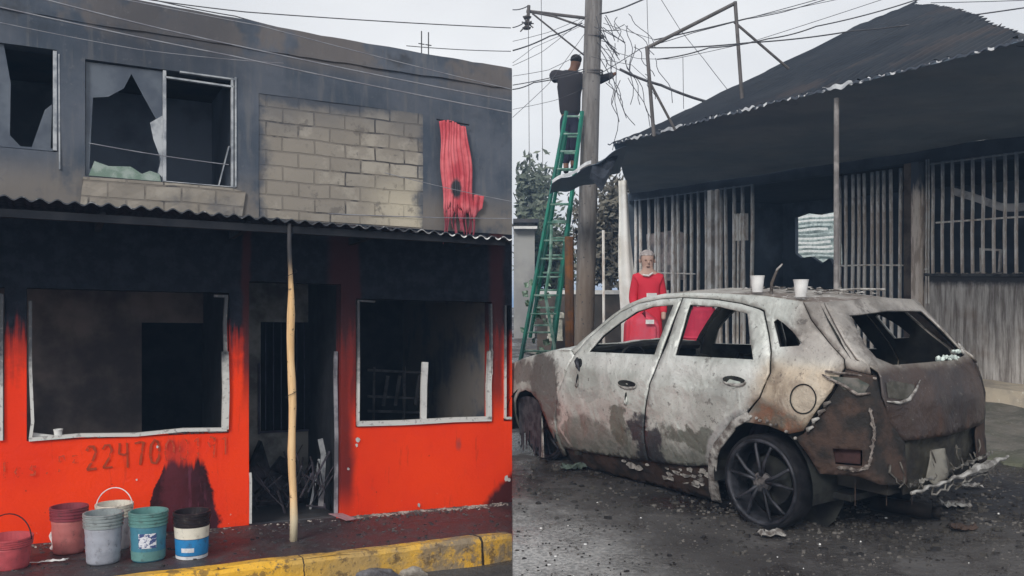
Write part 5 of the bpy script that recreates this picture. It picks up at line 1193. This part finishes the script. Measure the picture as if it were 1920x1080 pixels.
MB().sheet(TLh, corner(1, 1, -.008), grid=.03, step=.03).build('tail_light_recess', simple('dark_green_char', (.05, .06, .052), (.14, .13, .12), .8, scale=8), car, CW, mods=solid(.004))
q = MB(); cf = corner(1, 1, -.016)
q.tube([cf(*p) for p in (sxy(-.47, .78, .99), sxy(-.56, .70, .93), sxy(-.63, .68, .885), sxy(-.70, .65, .90))], [.006, .010, .012, .006], 6); q.tube([cf(*p) for p in (sxy(-.48, .77, 1.015), sxy(-.6, .67, 1.008), sxy(-.72, .60, .985))], .008, 6)
q.tube([cf(*p) for p in (sxy(-.70, .66, .80), sxy(-.72, .66, .74), sxy(-.735, .655, .66), sxy(-.725, .66, .56), sxy(-.71, .68, .45), sxy(-.66, .71, .41), sxy(-.57, .76, .415))], [.006, .008, .005, .005, .006, .005, .004], 6)
flakes(q, [cf(*p) for p in (sxy(-.70, .66, .80), sxy(-.72, .66, .74), sxy(-.735, .655, .66), sxy(-.725, .66, .56), sxy(-.71, .68, .45), sxy(-.66, .71, .41), sxy(-.57, .76, .415))], .017, 60, 4)
flakes(q, [cf(*p) for p in (sxy(-.47, .78, .99), sxy(-.56, .70, .93), sxy(-.63, .68, .885), sxy(-.70, .65, .90))], .012, 30, 5)
q.build('torn_edge', simple('dull_torn_edge', (.27, .24, .22), (.07, .055, .05), .6, .1, scale=16), car, CW, mods=solid(.003))
MB().sheet(lower_h, corner(1, 1, .05), grid=.04).build('dark_pocket', simple('maroon_char', (.07, .035, .035), (.03, .02, .02), .9), car, CW)
# right rear corner (rolled round the far side)
CO2 = [(s_, h_) for s_, h_ in CO]
MB().sheet(CO2, corner(-1), grid=.05, step=.05).build('rear_corner', M_rust2, car, CW, smooth=True, mods=solid(.01, 0))
# tailgate
TG = [(.56, 1.452), (.61, 1.335), (.65, 1.20), (.66, 1.10), (.58, 1.02), (.615, .88), (.57, .70), (.46, .585), (.0, .575), (-.60, .60), (-.70, .68), (-.70, .85), (-.66, 1.0), (-.665, 1.10), (-.64, 1.2), (-.60, 1.335), (-.54, 1.452), (.0, 1.475)]
GL = [(.45, 1.365), (.0, 1.385), (-.47, 1.372), (-.53, 1.30), (-.60, 1.10), (-.585, 1.065), (-.36, 1.048), (.40, 1.052), (.505, 1.10), (.52, 1.17)]
tgm = MB().sheet(TG, rear(0, 1.4), [GL], grid=.045, step=.035).build('tailgate', M_body, car, CW, smooth=True, mods=solid(.014, 0))
q = MB(); q.sheet([(.56, .955), (.50, .965), (.30, .93), (.34, .87), (.44, .845), (.575, .865)], rear(-.012, 1.4), grid=.03, step=.03); q.build('lamp_recess', simple('olive_black', (.050, .048, .040), (.10, .095, .085), .8, scale=9), tgm, CW, root=rC)
q = MB(); q.tube([rear(-.018, 1.4)(b, h) for b, h in ((.60, .845), (.50, .83), (.40, .845), (.31, .90), (.24, .955))], [.004, .012, .012, .009, .003], 6)
q.build('lamp_rim', M_ash2, tgm, CW, root=rC, smooth=True)
q = MB()
for k in range(22): 
    b = -.10-.42*k/22; z = 1.058+.012*rng.random()+(.03 if k > 15 else 0); q.tube([rear(.0, 0)(b, z), rear(-.012, 0)(b-.015, z+rng.uniform(-.01, .02)), rear(-.004, 0)(b-.03, z)], rng.uniform(.006, .013), 5)
q.build('glass_crumbs', simple('molten_glass', (.62, .70, .66), (.35, .40, .38), .4, scale=20), tgm, CW, root=rC)
q = MB(); q.tube([rear(-.01, 0)(b, h) for b, h in ((-.56, 1.075), (-.62, 1.11), (-.66, 1.09), (-.69, 1.02), (-.71, .96))], [.008, .016, .012, .010, .006], 6); q.tube([rear(-.02, 0)(b, h) for b, h in ((-.61, 1.12), (-.645, 1.15), (-.67, 1.14))], .008, 6); q.build('torn_hinge', M_ash2, tgm, CW, root=rC, smooth=True)
# rear panel below the tailgate, crumpled bumper bar, fibres
RP = [(.46, .578), (.0, .568), (-.62, .592), (-.70, .62), (-.70, .40), (-.55, .36), (.0, .27), (.46, .24)]
MB().sheet(RP, rear(.05, 4), grid=.05, step=.05).build('rear_panel', simple('olive_scale', (.062, .058, .046), (.026, .024, .023), .8, .1, scale=4, bs=.6, bd=.02), car, CW, smooth=True, mods=solid(.01, 0))
q = MB(); q.sheet([(.05, .50), (.22, .50), (.30, .34), (.22, .27), (.06, .33)], rear(-.03, 3), grid=.04, step=.04); q.build('bent_plate', simple('warm_grey_plate', (.20, .19, .165), (.12, .11, .095), .7, scale=4), car, CW, smooth=True, mods=solid(.008))
def barp(b): return (-.90+.03*b*b, b, .335-.085*(b-.3)*-1*.0+(.36-.30)*(.45-b)/1.15-.02)
q = MB(); nb = 30
for k in range(nb):
    pass
bt = []
for k in range(nb+1):
    b = .50-1.27*k/nb; bt.append((-.92-.008*math.sin(k*.9)+.05*b*b, b, .270+.075*k/nb+.006*math.sin(k*1.7)+.004*rng.random()))
q.tube(bt, [.008+.022*math.exp(-((k-21)/5.5)**2)+.006*rng.random() for k in range(nb+1)], 6)
q.build('bumper_bar', simple('bare_crumpled_alloy', (.42, .41, .39), (.16, .15, .14), .5, .3, scale=12), car, CW)
q = MB(); lo_ = [(p[0]+.01, p[1], p[2]-.055-.01*math.sin(i*2)) for i, p in enumerate(bt[6:24])]
q.tube(lo_, .007, 5)
for i in range(0, 18, 3): q.tube([bt[6+i], lo_[i]], .006, 4)
flakes(q, bt, .016, 60, 9); flakes(q, [(-.90, .5, .32), (-.90, -.1, .36), (-.88, -.6, .40)], .02, 70, 10)
q.build('bumper_lattice', simple('dull_lattice', (.24, .23, .21), (.07, .065, .06), .7, scale=14), car, CW)
q = MB()
for k in range(26):
    b = rng.uniform(-.66, .60); z = rng.uniform(.26, .52); l = rng.uniform(.03, .09); q.tube([(T_(b, z)-.02, b, z), (T_(b, z)-.030, b-rng.uniform(-.03, .03), z-l*.5), (T_(b, z)-.03, b+rng.uniform(-.05, .05), z-l)], rng.uniform(.003, .008), 4)
q.build('hanging_shreds', simple('grey_shreds', (.14, .13, .115), (.05, .045, .04), .8, scale=14), car, CW)
for a, b in ((-.62, .66), (-.74, .50), (-.82, .34)):
    q = MB(); q.tube([(a, b, .33), (a, b, .16)], .003, 5); q.build('hanging_rod', M_rust2, car, CW)
# far side, roof, floor, bulkheads
MB().sheet(SD, side(-1, .004), [QW], grid=.08, step=.07).build('side_frame', M_body, car, CW, smooth=True, mods=thick)
o = MB().sheet(FD, side(-1), [FWn], grid=.08, step=.07).build('front_door', M_body, car, CW, smooth=True, mods=thick)
o = MB().sheet(RD, side(-1), [RWn], grid=.08, step=.07).build('rear_door', M_body, car, CW, smooth=True, mods=thick)
MB().sheet(FE, side(-1, 0, 1.6), grid=.08, step=.07).build('front_wing', M_body, car, CW, smooth=True, mods=thick)
MB().sheet(SI, side(-1, .03, 2), grid=.08, step=.07).build('sill', M_rust2, car, CW, smooth=True, mods=thick)
edge = [(-.42, 1.425), (-.155, 1.452), (.147, 1.482), (.343, 1.489), (.654, 1.496), (.93, 1.494), (1.156, 1.482), (1.377, 1.447), (1.45, 1.42)]
def eh(a):
    for (p, q_), (r, s_) in zip(edge[:-1], edge[1:]):
        if p <= a <= r: return q_+(s_-q_)*(a-p)/(r-p)
    return edge[-1][1] if a > 1 else edge[0][1]
def roof(i, j):
    a = -.345+1.785*i; w = S_(a, eh(a))-.004; b = w*(1-2*j); e = eh(a)
    c = (1-(2*j-1)**2); sag = .030*c-.02*c*abs(fbm(a, b, 0, 2))
    return (a, b, e+.004+sag+.006*fbm(a, b, 3, 7)*c)
MB().grid(roof, 48, 40).build('roof', M_roofash, car, CW, smooth=True, mods=solid(.010, -1))
q = MB()
rng = random.Random(77)
for k in range(38):
    a = rng.uniform(-.12, .55); b = rng.uniform(-.45, .5); z = eh(a)+.035; s = rng.uniform(.012, .05)
    q.add([(a+s*math.cos(v)*rng.uniform(.5, 1.2), b+s*math.sin(v)*rng.uniform(.5, 1.2), z+rng.uniform(0, .022)) for v in (0, 1.3, 2.6, 3.9, 5.1)], [(0, 1, 2, 3, 4)])
q.tube([(.02, .1, 1.52), (-.12, -.15, 1.535), (-.22, -.33, 1.53)], .008, 5); q.tube([(.1, .0, 1.52), (-.1, .12, 1.53), (-.2, .1, 1.52)], .006, 5)
q.build('roof_flakes', M_ash2, car, CW, mods=solid(.003))
q = MB(); q.tube([(.24, .40, 1.50), (.235, .40, 1.58), (.20, .38, 1.68), (.17, .36, 1.72)], [.012, .012, .009, .005], 6); q.build('bent_aerial', M_ash2, car, CW, smooth=True)
q = MB(); q.box(-.55, 2.2, -.60, .60, .16, .20); q.build('floor_pan', M_dk, car, CW)
def hood(i, j):
    a = 2.06+1.18*i; tp = .977 if a < 2.06 else 0.977-.016*(a-2.06)/.2 if a < 2.26 else (.961-(a-2.279)*.24 if a < 2.6 else .885-(a-2.6)*.28)
    w = S_(a, .9)-.006; b = w*(1-2*j); return (a, b, tp+.045*(1-(2*j-1)**4)+dent(a, b, 0, 2))
MB().grid(hood, 26, 24).build('bonnet', M_body, car, CW, smooth=True, mods=solid(.01))
q = MB(); q.grid(lambda i, j: (3.25+.12*(1-(2*i-1)**2), .62*(1-2*i), .15+.55*j), 14, 8); q.build('nose_panel', M_rust2, car, CW, smooth=True, mods=solid(.01))
q = MB(); q.box(2.02, 2.08, -.74, .74, .06, .98); q.tube([(1.98, .72, .96), (1.95, 0, .99), (1.98, -.72, .96)], .04, 8); q.build('bulkhead', M_dk, car, CW)
q = MB(); q.box(2.1, 3.1, -.55, .55, .15, .70); q.build('engine_block', M_dk, car, CW)
def seat(a, b, w, nm, hb, mt):
    s = MB(); s.grid(lambda i, j: (a+.46-.46*i, b+w*(j-.5), .34+.05*math.sin(i*3)), 6, 6)
    s.grid(lambda i, j: (a-.02-.20*i, b+w*(j-.5)*(1-.25*i*i), .36+hb*i+.02*math.sin(j*6)), 10, 8)
    for k in (-.5, .5): s.tube([(a+.45, b+k*w, .1), (a+.44, b+k*w, .34), (a, b+k*w, .36), (a-.2, b+k*w*.8, .36+hb)], .014, 6)
    o = s.build(nm, mt, car, CW, smooth=True, mods=solid(.03)); return o
M_seat = simple('violet_burnt_frame', (.045, .042, .065), (.020, .020, .024), .85, scale=6)
seat(1.25, .38, .46, 'front_seat', .62, M_dk); seat(1.25, -.38, .46, 'front_seat', .62, M_dk); seat(.32, .0, 1.2, 'rear_seat', .62, M_seat)
q = MB(); q.box(-.62, .15, -.62, .62, .45, .5); q.tube([(-.25, .55, .5), (-.12, .50, 1.25)], .015, 6); q.build('boot_floor', M_dk, car, CW)
q = MB(); q.tube([(1.72, .38+.17*math.cos(v), .86+.16*math.sin(v)) for v in [6.283*k/20 for k in range(21)]], .010, 6); q.tube([(1.72, .38, .86), (1.95, .38, .78)], .02, 6); q.build('steering_wheel', M_dk, car, CW)
q = MB(); q.sheet([(.60, -.06), (.492, .217), (.380, .435), (.226, .612), (.085, .692), (.055, .645), (.19, .565), (.325, .40), (.425, .20), (.50, -.06)], side(1, -.018, 2.5), grid=.03, step=.03)
q.build('arch_trim', M_ash2, car, CW, smooth=True, mods=solid(.012))
HS = [(-.168, 1.452), (-.262, 1.334), (-.412, 1.2), (-.549, 1.095), (-.575, 1.035), (-.735, 1.01), (-.71, 1.06), (-.64, 1.10), (-.545, 1.2), (-.43, 1.335), (-.335, 1.454)]
for sg in (1, -1): MB().sheet(HS, side(sg, -.004, 1.5), grid=.035, step=.03).build('hatch_side', M_body, tgm, CW, root=rC, smooth=True, mods=thick)
# liners of the wheel arches
for nm, a0, r in (('rear', 0, .42), ('front', 2.64, .38)):
    for sg in (1, -1):
        q = MB(); q.grid(lambda i, j: (a0+r*math.cos(math.pi*i*1.12-.18), sg*(.82-.36*j), .22+r*math.sin(math.pi*i*1.12-.18)), 20, 3)
        q.add([(a0+r*math.cos(v), sg*.46, .22+r*math.sin(v)) for v in [6.283*k/20 for k in range(20)]], [tuple(range(20))])
        q.build('arch_liner', M_dk, car, CW, smooth=False)
q = MB(); q.sheet([(2.44, -.02), (2.50, -.03), (2.53, .15), (2.53, .34), (2.50, .38), (2.46, .2)], lambda a, h: (a, .80-.3*(a-2.46), h), grid=.05); q.build('mud_flap', M_ash2, car, CW, mods=solid(.01))
# wheels: burnt rims with paired spokes
def wheel(a, sg, wb=.80, hz=.215, lbl=None):
    cx, cy, cz = a, sg*wb, hz
    def wx(x, y, z): return CW(cx+x, cy+sg*y, cz+z)
    w = MB(); w.lathe([(.30, -.19), (.322, -.15), (.325, .0), (.315, .025), (.292, .022)], n=48, axis='y'); par = w.build('wheel', simple('charred_tyre_bead', (.016, .016, .019), (.006, .006, .008), .9, scale=12), car, wx, smooth=True)
    if lbl: par['label'] = lbl
    q = MB(); q.lathe([(.282, -.17), (.270, -.14), (.265, .0), (.272, .028), (.288, .034), (.297, .022), (.290, .0)], n=48, axis='y'); q.build('rim', M_tyre, par, wx, root=rC, smooth=True)
    q = MB()
    for k in range(5):
        base = R_(90+72*k+4)
        for d in (-.20, .20):
            a0, a1 = base+d*.55, base+d*1.25
            q.tube([(.045*math.cos(a0), .012, .045*math.sin(a0)), (.14*math.cos((a0+a1)/2), .026, .14*math.sin((a0+a1)/2)), (.245*math.cos(a1), .020, .245*math.sin(a1)), (.276*math.cos(a1), .005, .276*math.sin(a1))], [.016, .012, .011, .016], 6)
    q.build('spokes', M_tyre, par, wx, root=rC, smooth=True)
    q = MB(); q.lathe([(0, .012), (.03, .010), (.034, .024), (.066, .022), (.072, .0), (.06, -.03)], n=24, axis='y')
    for k in range(5):
        v = R_(72*k+54); q.lathe([(0, .03), (.009, .028), (.010, .015)], (.05*math.cos(v), 0, .05*math.sin(v)), 8, axis='y')
    q.build('hub', simple('burnt_hub', (.16, .15, .15), (.05, .05, .055), .5, .3, scale=20), par, wx, root=rC)
    q = MB(); q.lathe([(0, -.09), (.17, -.09), (.17, -.11)], n=24, axis='y'); q.build('brake_disc', M_dk, par, wx, root=rC)
    return par
wheel(0, 1, lbl='rear wheel seen through the open arch, bare dark spokes'); wheel(0, -1); wheel(2.68, 1, .58); wheel(2.68, -1, .58)
# burnt black inner faces of doors, frames, roof and tailgate
for sg in (1, -1):
    q = MB(); q.sheet(SD, side(sg, .03, 0), [QW], grid=.12, step=.08); q.sheet(FD, side(sg, .03, 0), [FWn], grid=.12, step=.08); q.sheet(RD, side(sg, .03, 0), [RWn], grid=.12, step=.08); q.build('inner_lining', M_dk, car, CW)
q = MB(); q.grid(lambda i, j: (lambda p: (p[0], p[1]*.96, p[2]-.035))(roof(i, j)), 20, 14); q.build('headliner', M_dk, car, CW)
q = MB(); q.sheet(TG, rear(.035, 0), [GL], grid=.12, step=.08); q.build('inner_lining', M_dk, tgm, CW, root=rC)
q = MB(); q.box(-.78, -.36, -.60, .55, .24, .36); q.build('under_tail_shade', simple('under_tail_shade_black', (.015, .015, .016), (.03, .028, .026), .9), car, CW)  # added black box, its colour stands in for shadow under the tail
q = MB(); rq = random.Random(52)
for k in range(13):
    a = 2.50+.035*k; w = rq.uniform(.012, .022); z0 = rq.uniform(-.05, .18); z1 = .50-.9*(a-2.68)**2
    q.add([(a-w, .80-.2*(a-2.5), z1), (a+w, .80-.2*(a-2.5), z1), (a+w*rq.uniform(.3, 1), .79-.2*(a-2.5), z0), (a-w*rq.uniform(.3, 1), .79-.2*(a-2.5), z0+.03)], [(0, 1, 2, 3)])
q.build('arch_shade_strips', simple('arch_shade_black', (.022, .022, .028), (.06, .06, .068), .6, scale=12), car, CW, mods=solid(.006))  # added dark strips stand in for the shadow inside the front arch
# silencer lying under the tail
m = MB(); m.tube([(2.62, 6.62, -.02), (2.98, 6.44, -.045)], .055, 14); m.tube([(2.98, 6.44, -.045), (3.03, 6.415, -.05)], .04, 14)
tag(m.build('exhaust_silencer', simple('dark_brown_pipe', (.035, .028, .026), (.015, .013, .013), .6, .2), None, RW, root=RW(2.8, 6.5, -.08), smooth=True), 'dark fallen exhaust silencer lying on the road under the tail of the car', 'exhaust')
c1 = CW(.27, .52, 1.512); c2 = CW(-.115, .535, 1.486)
cup('foam_cup', c1, .052, .118, 'white foam cup on the car roof, left of the two on the roof', 'foam cups on the car roof'); cup('foam_cup', c2, .052, .118, 'white foam cup on the car roof, right of the two, nearer the tail', 'foam cups on the car roof', (.02, 0))
# grit, glass and burnt scraps on the road
rr = random.Random(99); q = MB(); pts = []
for i in range(2600):
    y = rr.uniform(4.6, 9.5)**1.0; x = rr.uniform(.03, y*.58)
    pts.append((x, y, -.10+rough(x, y)+.002))
near = [(CX+rr.gauss(.2, .9), CY+rr.gauss(-.2, .5)) for _ in range(900)]
pts += [(x, y, -.10+rough(x, y)+.002) for x, y in near if x > .03 and y > 4.2]
sm = pts[:2500]; chips(q, sm, .004, .013, 5); bg_ = pts[2500:]; chips(q, bg_, .006, .026, 6)
tag(q.build('road_grit', simple('grey_grit', (.15, .14, .13), (.018, .016, .016), .85, scale=3.7), None, RW), 'grit and burnt crumbs scattered over the road', 'debris', kind='stuff')
q = MB(); chips(q, [(x, y, -.10+rough(x, y)+.006) for x, y in ((rr.uniform(.1, 3.8), rr.uniform(5.0, 7.2)) for _ in range(26))], .005, .014, 8)
tag(q.build('white_crumbs', M_whitepaper, None, RW), 'small white crumbs of plastic on the road', 'debris', kind='stuff')
q = MB(); rr = random.Random(41)
chips(q, [(x, y, -.10+rough(x, y)+.004) for x, y in ([(rr.uniform(1.4, 4.0), rr.uniform(5.6, 7.2)) for _ in range(420)]+[(rr.uniform(.05, 2.0), rr.uniform(6.4, 8.2)) for _ in range(160)])], .012, .045, 18)
tag(q.build('burnt_lumps', simple('black_crumb', (.020, .019, .020), (.06, .055, .05), .8, scale=5), None, RW), 'black burnt lumps lying on the road around the car', 'debris', kind='stuff')
def scrap(x, y, s, label, mt, seed):
    rn = random.Random(seed); q = MB(); q.grid(lambda i, j: (x+s*(i-.5)+.2*s*fbm(i*3, j*3, seed), y+s*.6*(j-.5), -.08+.35*s*abs(fbm(i*2, j*2, seed+3, 1.4))), 8, 6)
    return tag(q.build('metal_scrap', mt, None, RW, root=RW(x, y, -.1), mods=solid(.004)), label, 'scrap')
scrap(3.72, 7.35, .16, 'crumpled bright scrap on the road right of the bumper', M_ash2, 3); scrap(3.05, 6.15, .16, 'curled olive metal scrap in front of the silencer', M_rust2, 5)
scrap(3.30, 6.75, .20, 'ridged grey scrap below the right end of the bumper', M_ash2, 8); scrap(1.72, 6.02, .16, 'pale flat scrap in front of the rear wheel', M_ash2, 12); scrap(.55, 8.05, .22, 'green grey flat scrap by the front of the sill', simple('greenish_scrap', (.12, .16, .14)), 15)

# ================================================================ people
def skin(name, V, E, Rd, m, parent, sub=2, root=0):
    me = bpy.data.meshes.new(name); rt = Vector(parent['_r']) if parent else Vector((0, 0, 0))
    me.from_pydata([RW(*v)-rt for v in V], E, []); me.materials.append(m); o = bpy.data.objects.new(name, me); COL.objects.link(o); o.parent = parent
    sk = o.modifiers.new('skin', 'SKIN'); sk.use_smooth_shade = True
    for i, d in enumerate(me.skin_vertices[0].data): r = Rd[i]; d.radius = r if isinstance(r, tuple) else (r, r); d.use_root = (i == root)
    s = o.modifiers.new('sub', 'SUBSURF'); s.levels = sub; s.render_levels = sub
    return o
M_skin = simple('brown_skin', (.20, .11, .075), (.16, .085, .06), .6); M_navy = simple('dark_navy_cloth', (.034, .036, .062), (.022, .024, .042), .9, scale=5); M_olive = simple('dark_green_trousers', (.045, .075, .065), (.03, .045, .045), .9, scale=4)
M_grayshirt = simple('grey_brown_shirt', (.050, .046, .048), (.028, .028, .038), .9, scale=5)
# worker on the ladder, back to the camera, arms round the pole
wk = thing('person', RW(1.0, 15.6, 3.38), 'person in dark clothes standing high on the ladder, arms reaching around the pole', 'person')
Y0 = 15.62
V = [(1.00, Y0, 4.30), (1.00, Y0, 4.52), (.99, Y0, 4.80), (1.00, Y0, 5.02), (1.04, Y0, 5.12), (1.08, Y0, 5.19), (1.105, Y0-.01, 5.28), (1.11, Y0, 5.37),
     (.82, Y0, 5.03), (.69, Y0+.04, 5.09), (.80, Y0+.14, 4.97), (.96, Y0+.16, 4.98), (1.20, Y0+.02, 4.99), (1.44, Y0+.06, 4.95), (1.64, Y0-.02, 5.00), (1.80, Y0-.06, 5.08),
     (.92, Y0, 4.22), (.93, Y0-.02, 3.85), (.93, Y0, 3.50), (.93, Y0-.08, 3.42), (1.06, Y0, 4.22), (1.07, Y0-.05, 3.88), (1.05, Y0, 3.55), (1.05, Y0-.08, 3.47)]
Ed = [(0, 1), (1, 2), (2, 3), (3, 4), (4, 5), (5, 6), (6, 7), (3, 8), (8, 9), (9, 10), (10, 11), (3, 12), (12, 13), (13, 14), (14, 15), (0, 16), (16, 17), (17, 18), (18, 19), (0, 20), (20, 21), (21, 22), (22, 23)]
Rr = [(.15, .11), (.14, .10), (.165, .11), (.165, .10), .065, .085, .105, .07, .065, .052, .042, .03, .065, .052, .040, .030, .095, .072, .05, .045, .095, .072, .05, .045]
skin('body', V, Ed, Rr, M_skin, wk)
skin('shirt', [V[0], V[1], V[2], V[3], (1.03, Y0, 5.09), V[8], V[9], V[10], V[12], V[13], (1.76, Y0-.05, 5.06)], [(0, 1), (1, 2), (2, 3), (3, 4), (3, 5), (5, 6), (6, 7), (3, 8), (8, 9), (9, 10)],
     [(.195, .14), (.20, .14), (.225, .15), (.225, .14), .11, .11, .10, .082, .11, .09, .055], M_grayshirt, wk)
skin('trousers', [(.995, Y0, 4.40), V[0], V[16], V[17], V[18], V[20], V[21], V[22]], [(0, 1), (1, 2), (2, 3), (3, 4), (1, 5), (5, 6), (6, 7)], [(.185, .14), (.18, .14), .12, .10, .08, .12, .10, .08], M_navy, wk)
skin('hair', [(1.09, Y0-.03, 5.24), (1.105, Y0-.02, 5.33), (1.115, Y0, 5.40)], [(0, 1), (1, 2)], [.095, .118, .07], simple('black_hair', (.02, .018, .018), (.03, .03, .03), .8), wk)
for k, (x, z) in enumerate(((.93, 3.42), (1.05, 3.47))):
    skin('shoe', [(x, Y0+.06, z-.01), (x, Y0-.06, z-.03), (x, Y0-.14, z-.04)], [(0, 1), (1, 2)], [.05, .05, .035], M_char, wk)
# person in red behind the car
rp = thing('person', RW(1.88, 12.6, .1), 'person in bright red work clothes with white chest patch, standing behind the car', 'person')
X0, Z0, Yp = 1.90, .12, 12.6
V = [(X0, Yp, Z0+.92), (X0, Yp, Z0+1.10), (X0, Yp, Z0+1.32), (X0-.01, Yp, Z0+1.50), (X0-.01, Yp, Z0+1.57), (X0-.02, Yp-.01, Z0+1.66), (X0-.02, Yp-.01, Z0+1.75), (X0-.02, Yp, Z0+1.81),
     (X0-.17, Yp, Z0+1.46), (X0-.22, Yp+.02, Z0+1.18), (X0-.20, Yp-.12, Z0+.98), (X0-.19, Yp-.17, Z0+.90), (X0+.15, Yp, Z0+1.46), (X0+.20, Yp+.02, Z0+1.18), (X0+.19, Yp-.10, Z0+.96), (X0+.18, Yp-.14, Z0+.88),
     (X0-.09, Yp, Z0+.84), (X0-.10, Yp-.03, Z0+.48), (X0-.11, Yp, Z0+.08), (X0-.11, Yp-.12, Z0+.03), (X0+.09, Yp, Z0+.84), (X0+.10, Yp-.03, Z0+.48), (X0+.11, Yp, Z0+.08), (X0+.12, Yp-.12, Z0+.03)]
Rr = [(.14, .11), (.13, .10), (.16, .11), (.15, .09), .068, .088, .104, .08, .06, .048, .036, .03, .06, .048, .036, .03, .09, .065, .045, .04, .09, .065, .045, .04]
skin('body', V, Ed, Rr, simple('light_brown_skin', (.50, .35, .29), (.44, .29, .24), .6), rp)
M_redc = simple('red_work_cloth', (.70, .035, .06), (.52, .03, .055), .8, scale=5)
skin('overall', [V[0], V[1], V[2], V[3], (X0-.01, Yp, Z0+1.56), V[8], V[9], V[10], V[12], V[13], V[14], V[16], V[17], V[18], V[20], V[21], V[22]],
     [(0, 1), (1, 2), (2, 3), (3, 4), (3, 5), (5, 6), (6, 7), (3, 8), (8, 9), (9, 10), (0, 11), (11, 12), (12, 13), (0, 14), (14, 15), (15, 16)],
     [(.17, .14), (.165, .13), (.175, .13), (.165, .11), .07, .078, .066, .052, .078, .066, .052, .115, .09, .075, .115, .09, .075], M_redc, rp)
q = MB()
q.grid(lambda i, j: (lambda th, ph: (X0-.02+.112*math.sin(ph)*math.cos(th)*(1+.06*math.sin(th*9)), Yp+.012+.120*math.sin(ph)*math.sin(th), Z0+1.725+.128*math.cos(ph)+(.0 if math.sin(th) < -.2 else -.0)))(6.2832*i, (.02+1.5*j)*(1 if math.sin(6.2832*i) < -.35 else 1.28)*(1 if math.sin(6.2832*i) > -.35 else .80)), 28, 10)
q.build('hair', simple('pale_grey_hair', (.44, .40, .39), (.28, .25, .25), .8, scale=20), rp, RW, smooth=True)
q = MB(); q.box(X0-.05, X0+.09, Yp-.145, Yp-.13, Z0+1.18, Z0+1.25); q.build('chest_patch', M_whitepaper, rp, RW)
q = MB(); q.tube([(X0-.10, Yp-.11, Z0+1.50), (X0-.02, Yp-.125, Z0+1.49), (X0+.04, Yp-.11, Z0+1.53)], .014, 6); q.build('collar', M_whitepaper, rp, RW)
M_skin2 = simple('light_brown_skin_b', (.50, .35, .29), (.44, .29, .24), .6)
q = MB(); q.tube([(X0-.02, Yp-.105, Z0+1.70), (X0-.02, Yp-.122, Z0+1.665), (X0-.02, Yp-.112, Z0+1.66)], [.006, .011, .009], 6)
q.build('nose', M_skin2, rp, RW, smooth=True)
for s in (-1, 1):
    q = MB(); q.tube([(X0-.02+s*.098, Yp, Z0+1.72), (X0-.02+s*.105, Yp, Z0+1.67)], .014, 6); q.build('ear', M_skin2, rp, RW, smooth=True)
q = MB()
for s in (-1, 1): q.tube([(X0-.02+s*.036-.012, Yp-.098, Z0+1.705), (X0-.02+s*.036+.012, Yp-.100, Z0+1.705)], .007, 6)
q.tube([(X0-.045, Yp-.090, Z0+1.615), (X0-.02, Yp-.096, Z0+1.612), (X0+.005, Yp-.090, Z0+1.615)], .006, 5); q.build('eyes_and_mouth', simple('soft_dark_features', (.16, .09, .08), (.12, .07, .06), .7), rp, RW)
# red things in front of the barred front seen through the car windows
t1 = thing('red_tarpaulin', RW(1.73, 12.0, -.1), 'red tarpaulin draped over a stack, seen through the front car window', 'tarpaulin')
def tarp(i, j):
    th = 6.2832*i; z = 1.20*(1-j); k = .85+.2*j+.05*math.sin(th*5+j*4)*j+.03*math.sin(th*11+2*j); k *= min(1, .25+j*9)
    return (1.73+.255*k*abs(math.cos(th))**.6*math.copysign(1, math.cos(th)), 12.1+.2*k*abs(math.sin(th))**.6*math.copysign(1, math.sin(th)), -.1+z+.05*(1-j)*math.sin(th*2)-(.03*math.exp(-((j-.42)/.02)**2)))
q = MB(); q.grid(tarp, 96, 40); q.build('cloth', simple('red_cloth_folds', (.74, .045, .07), (.60, .10, .15), .7, scale=2.5), t1, RW, smooth=True)
q = MB(); q.box(1.75, 1.86, 11.868, 11.875, .98, 1.035); q.build('white_print', M_whitepaper, t1, RW)
t1 = thing('red_barrel', RW(2.56, 12.4, -.1), 'red ribbed barrel seen through the rear side window of the car', 'barrel')
q = MB(); q.lathe([(0, 0), (.20, 0), (.22, .03), (.22, .40), (.235, .42), (.22, .44), (.22, .85), (.235, .87), (.22, .89), (.22, 1.24), (.20, 1.28), (0, 1.28)], (2.56, 12.4, -.1), 28); q.build('barrel_body', simple('pinkish_red_plastic', (.62, .05, .10), (.45, .03, .07), .6, scale=3), t1, RW, smooth=False)
q = MB(); q.tube([(2.42, 12.2, 1.17), (2.44, 12.2, 1.24), (2.69, 12.2, 1.24), (2.71, 12.2, 1.17)], .012, 6); q.build('handle', M_char, t1, RW)

for o in bpy.data.objects:
    if '_r' in o.keys(): del o['_r']

# thin smoke still hanging in the street
hb = MB(); hb.box(-402, 402, -12, 902, -7.5, 9.5)
hz = bpy.data.materials.new('thin_smoke'); hz.use_nodes = True; ht = hz.node_tree; ht.nodes.clear()
ho = ht.nodes.new('ShaderNodeOutputMaterial'); hv = ht.nodes.new('ShaderNodeVolumePrincipled'); hv.inputs['Color'].default_value = (.38, .62, 1, 1); hv.inputs['Density'].default_value = .0032
ht.links.new(hv.outputs[0], ho.inputs['Volume'])
tag(hb.build('haze', hz), 'thin bluish smoke haze over the whole street', kind='stuff')
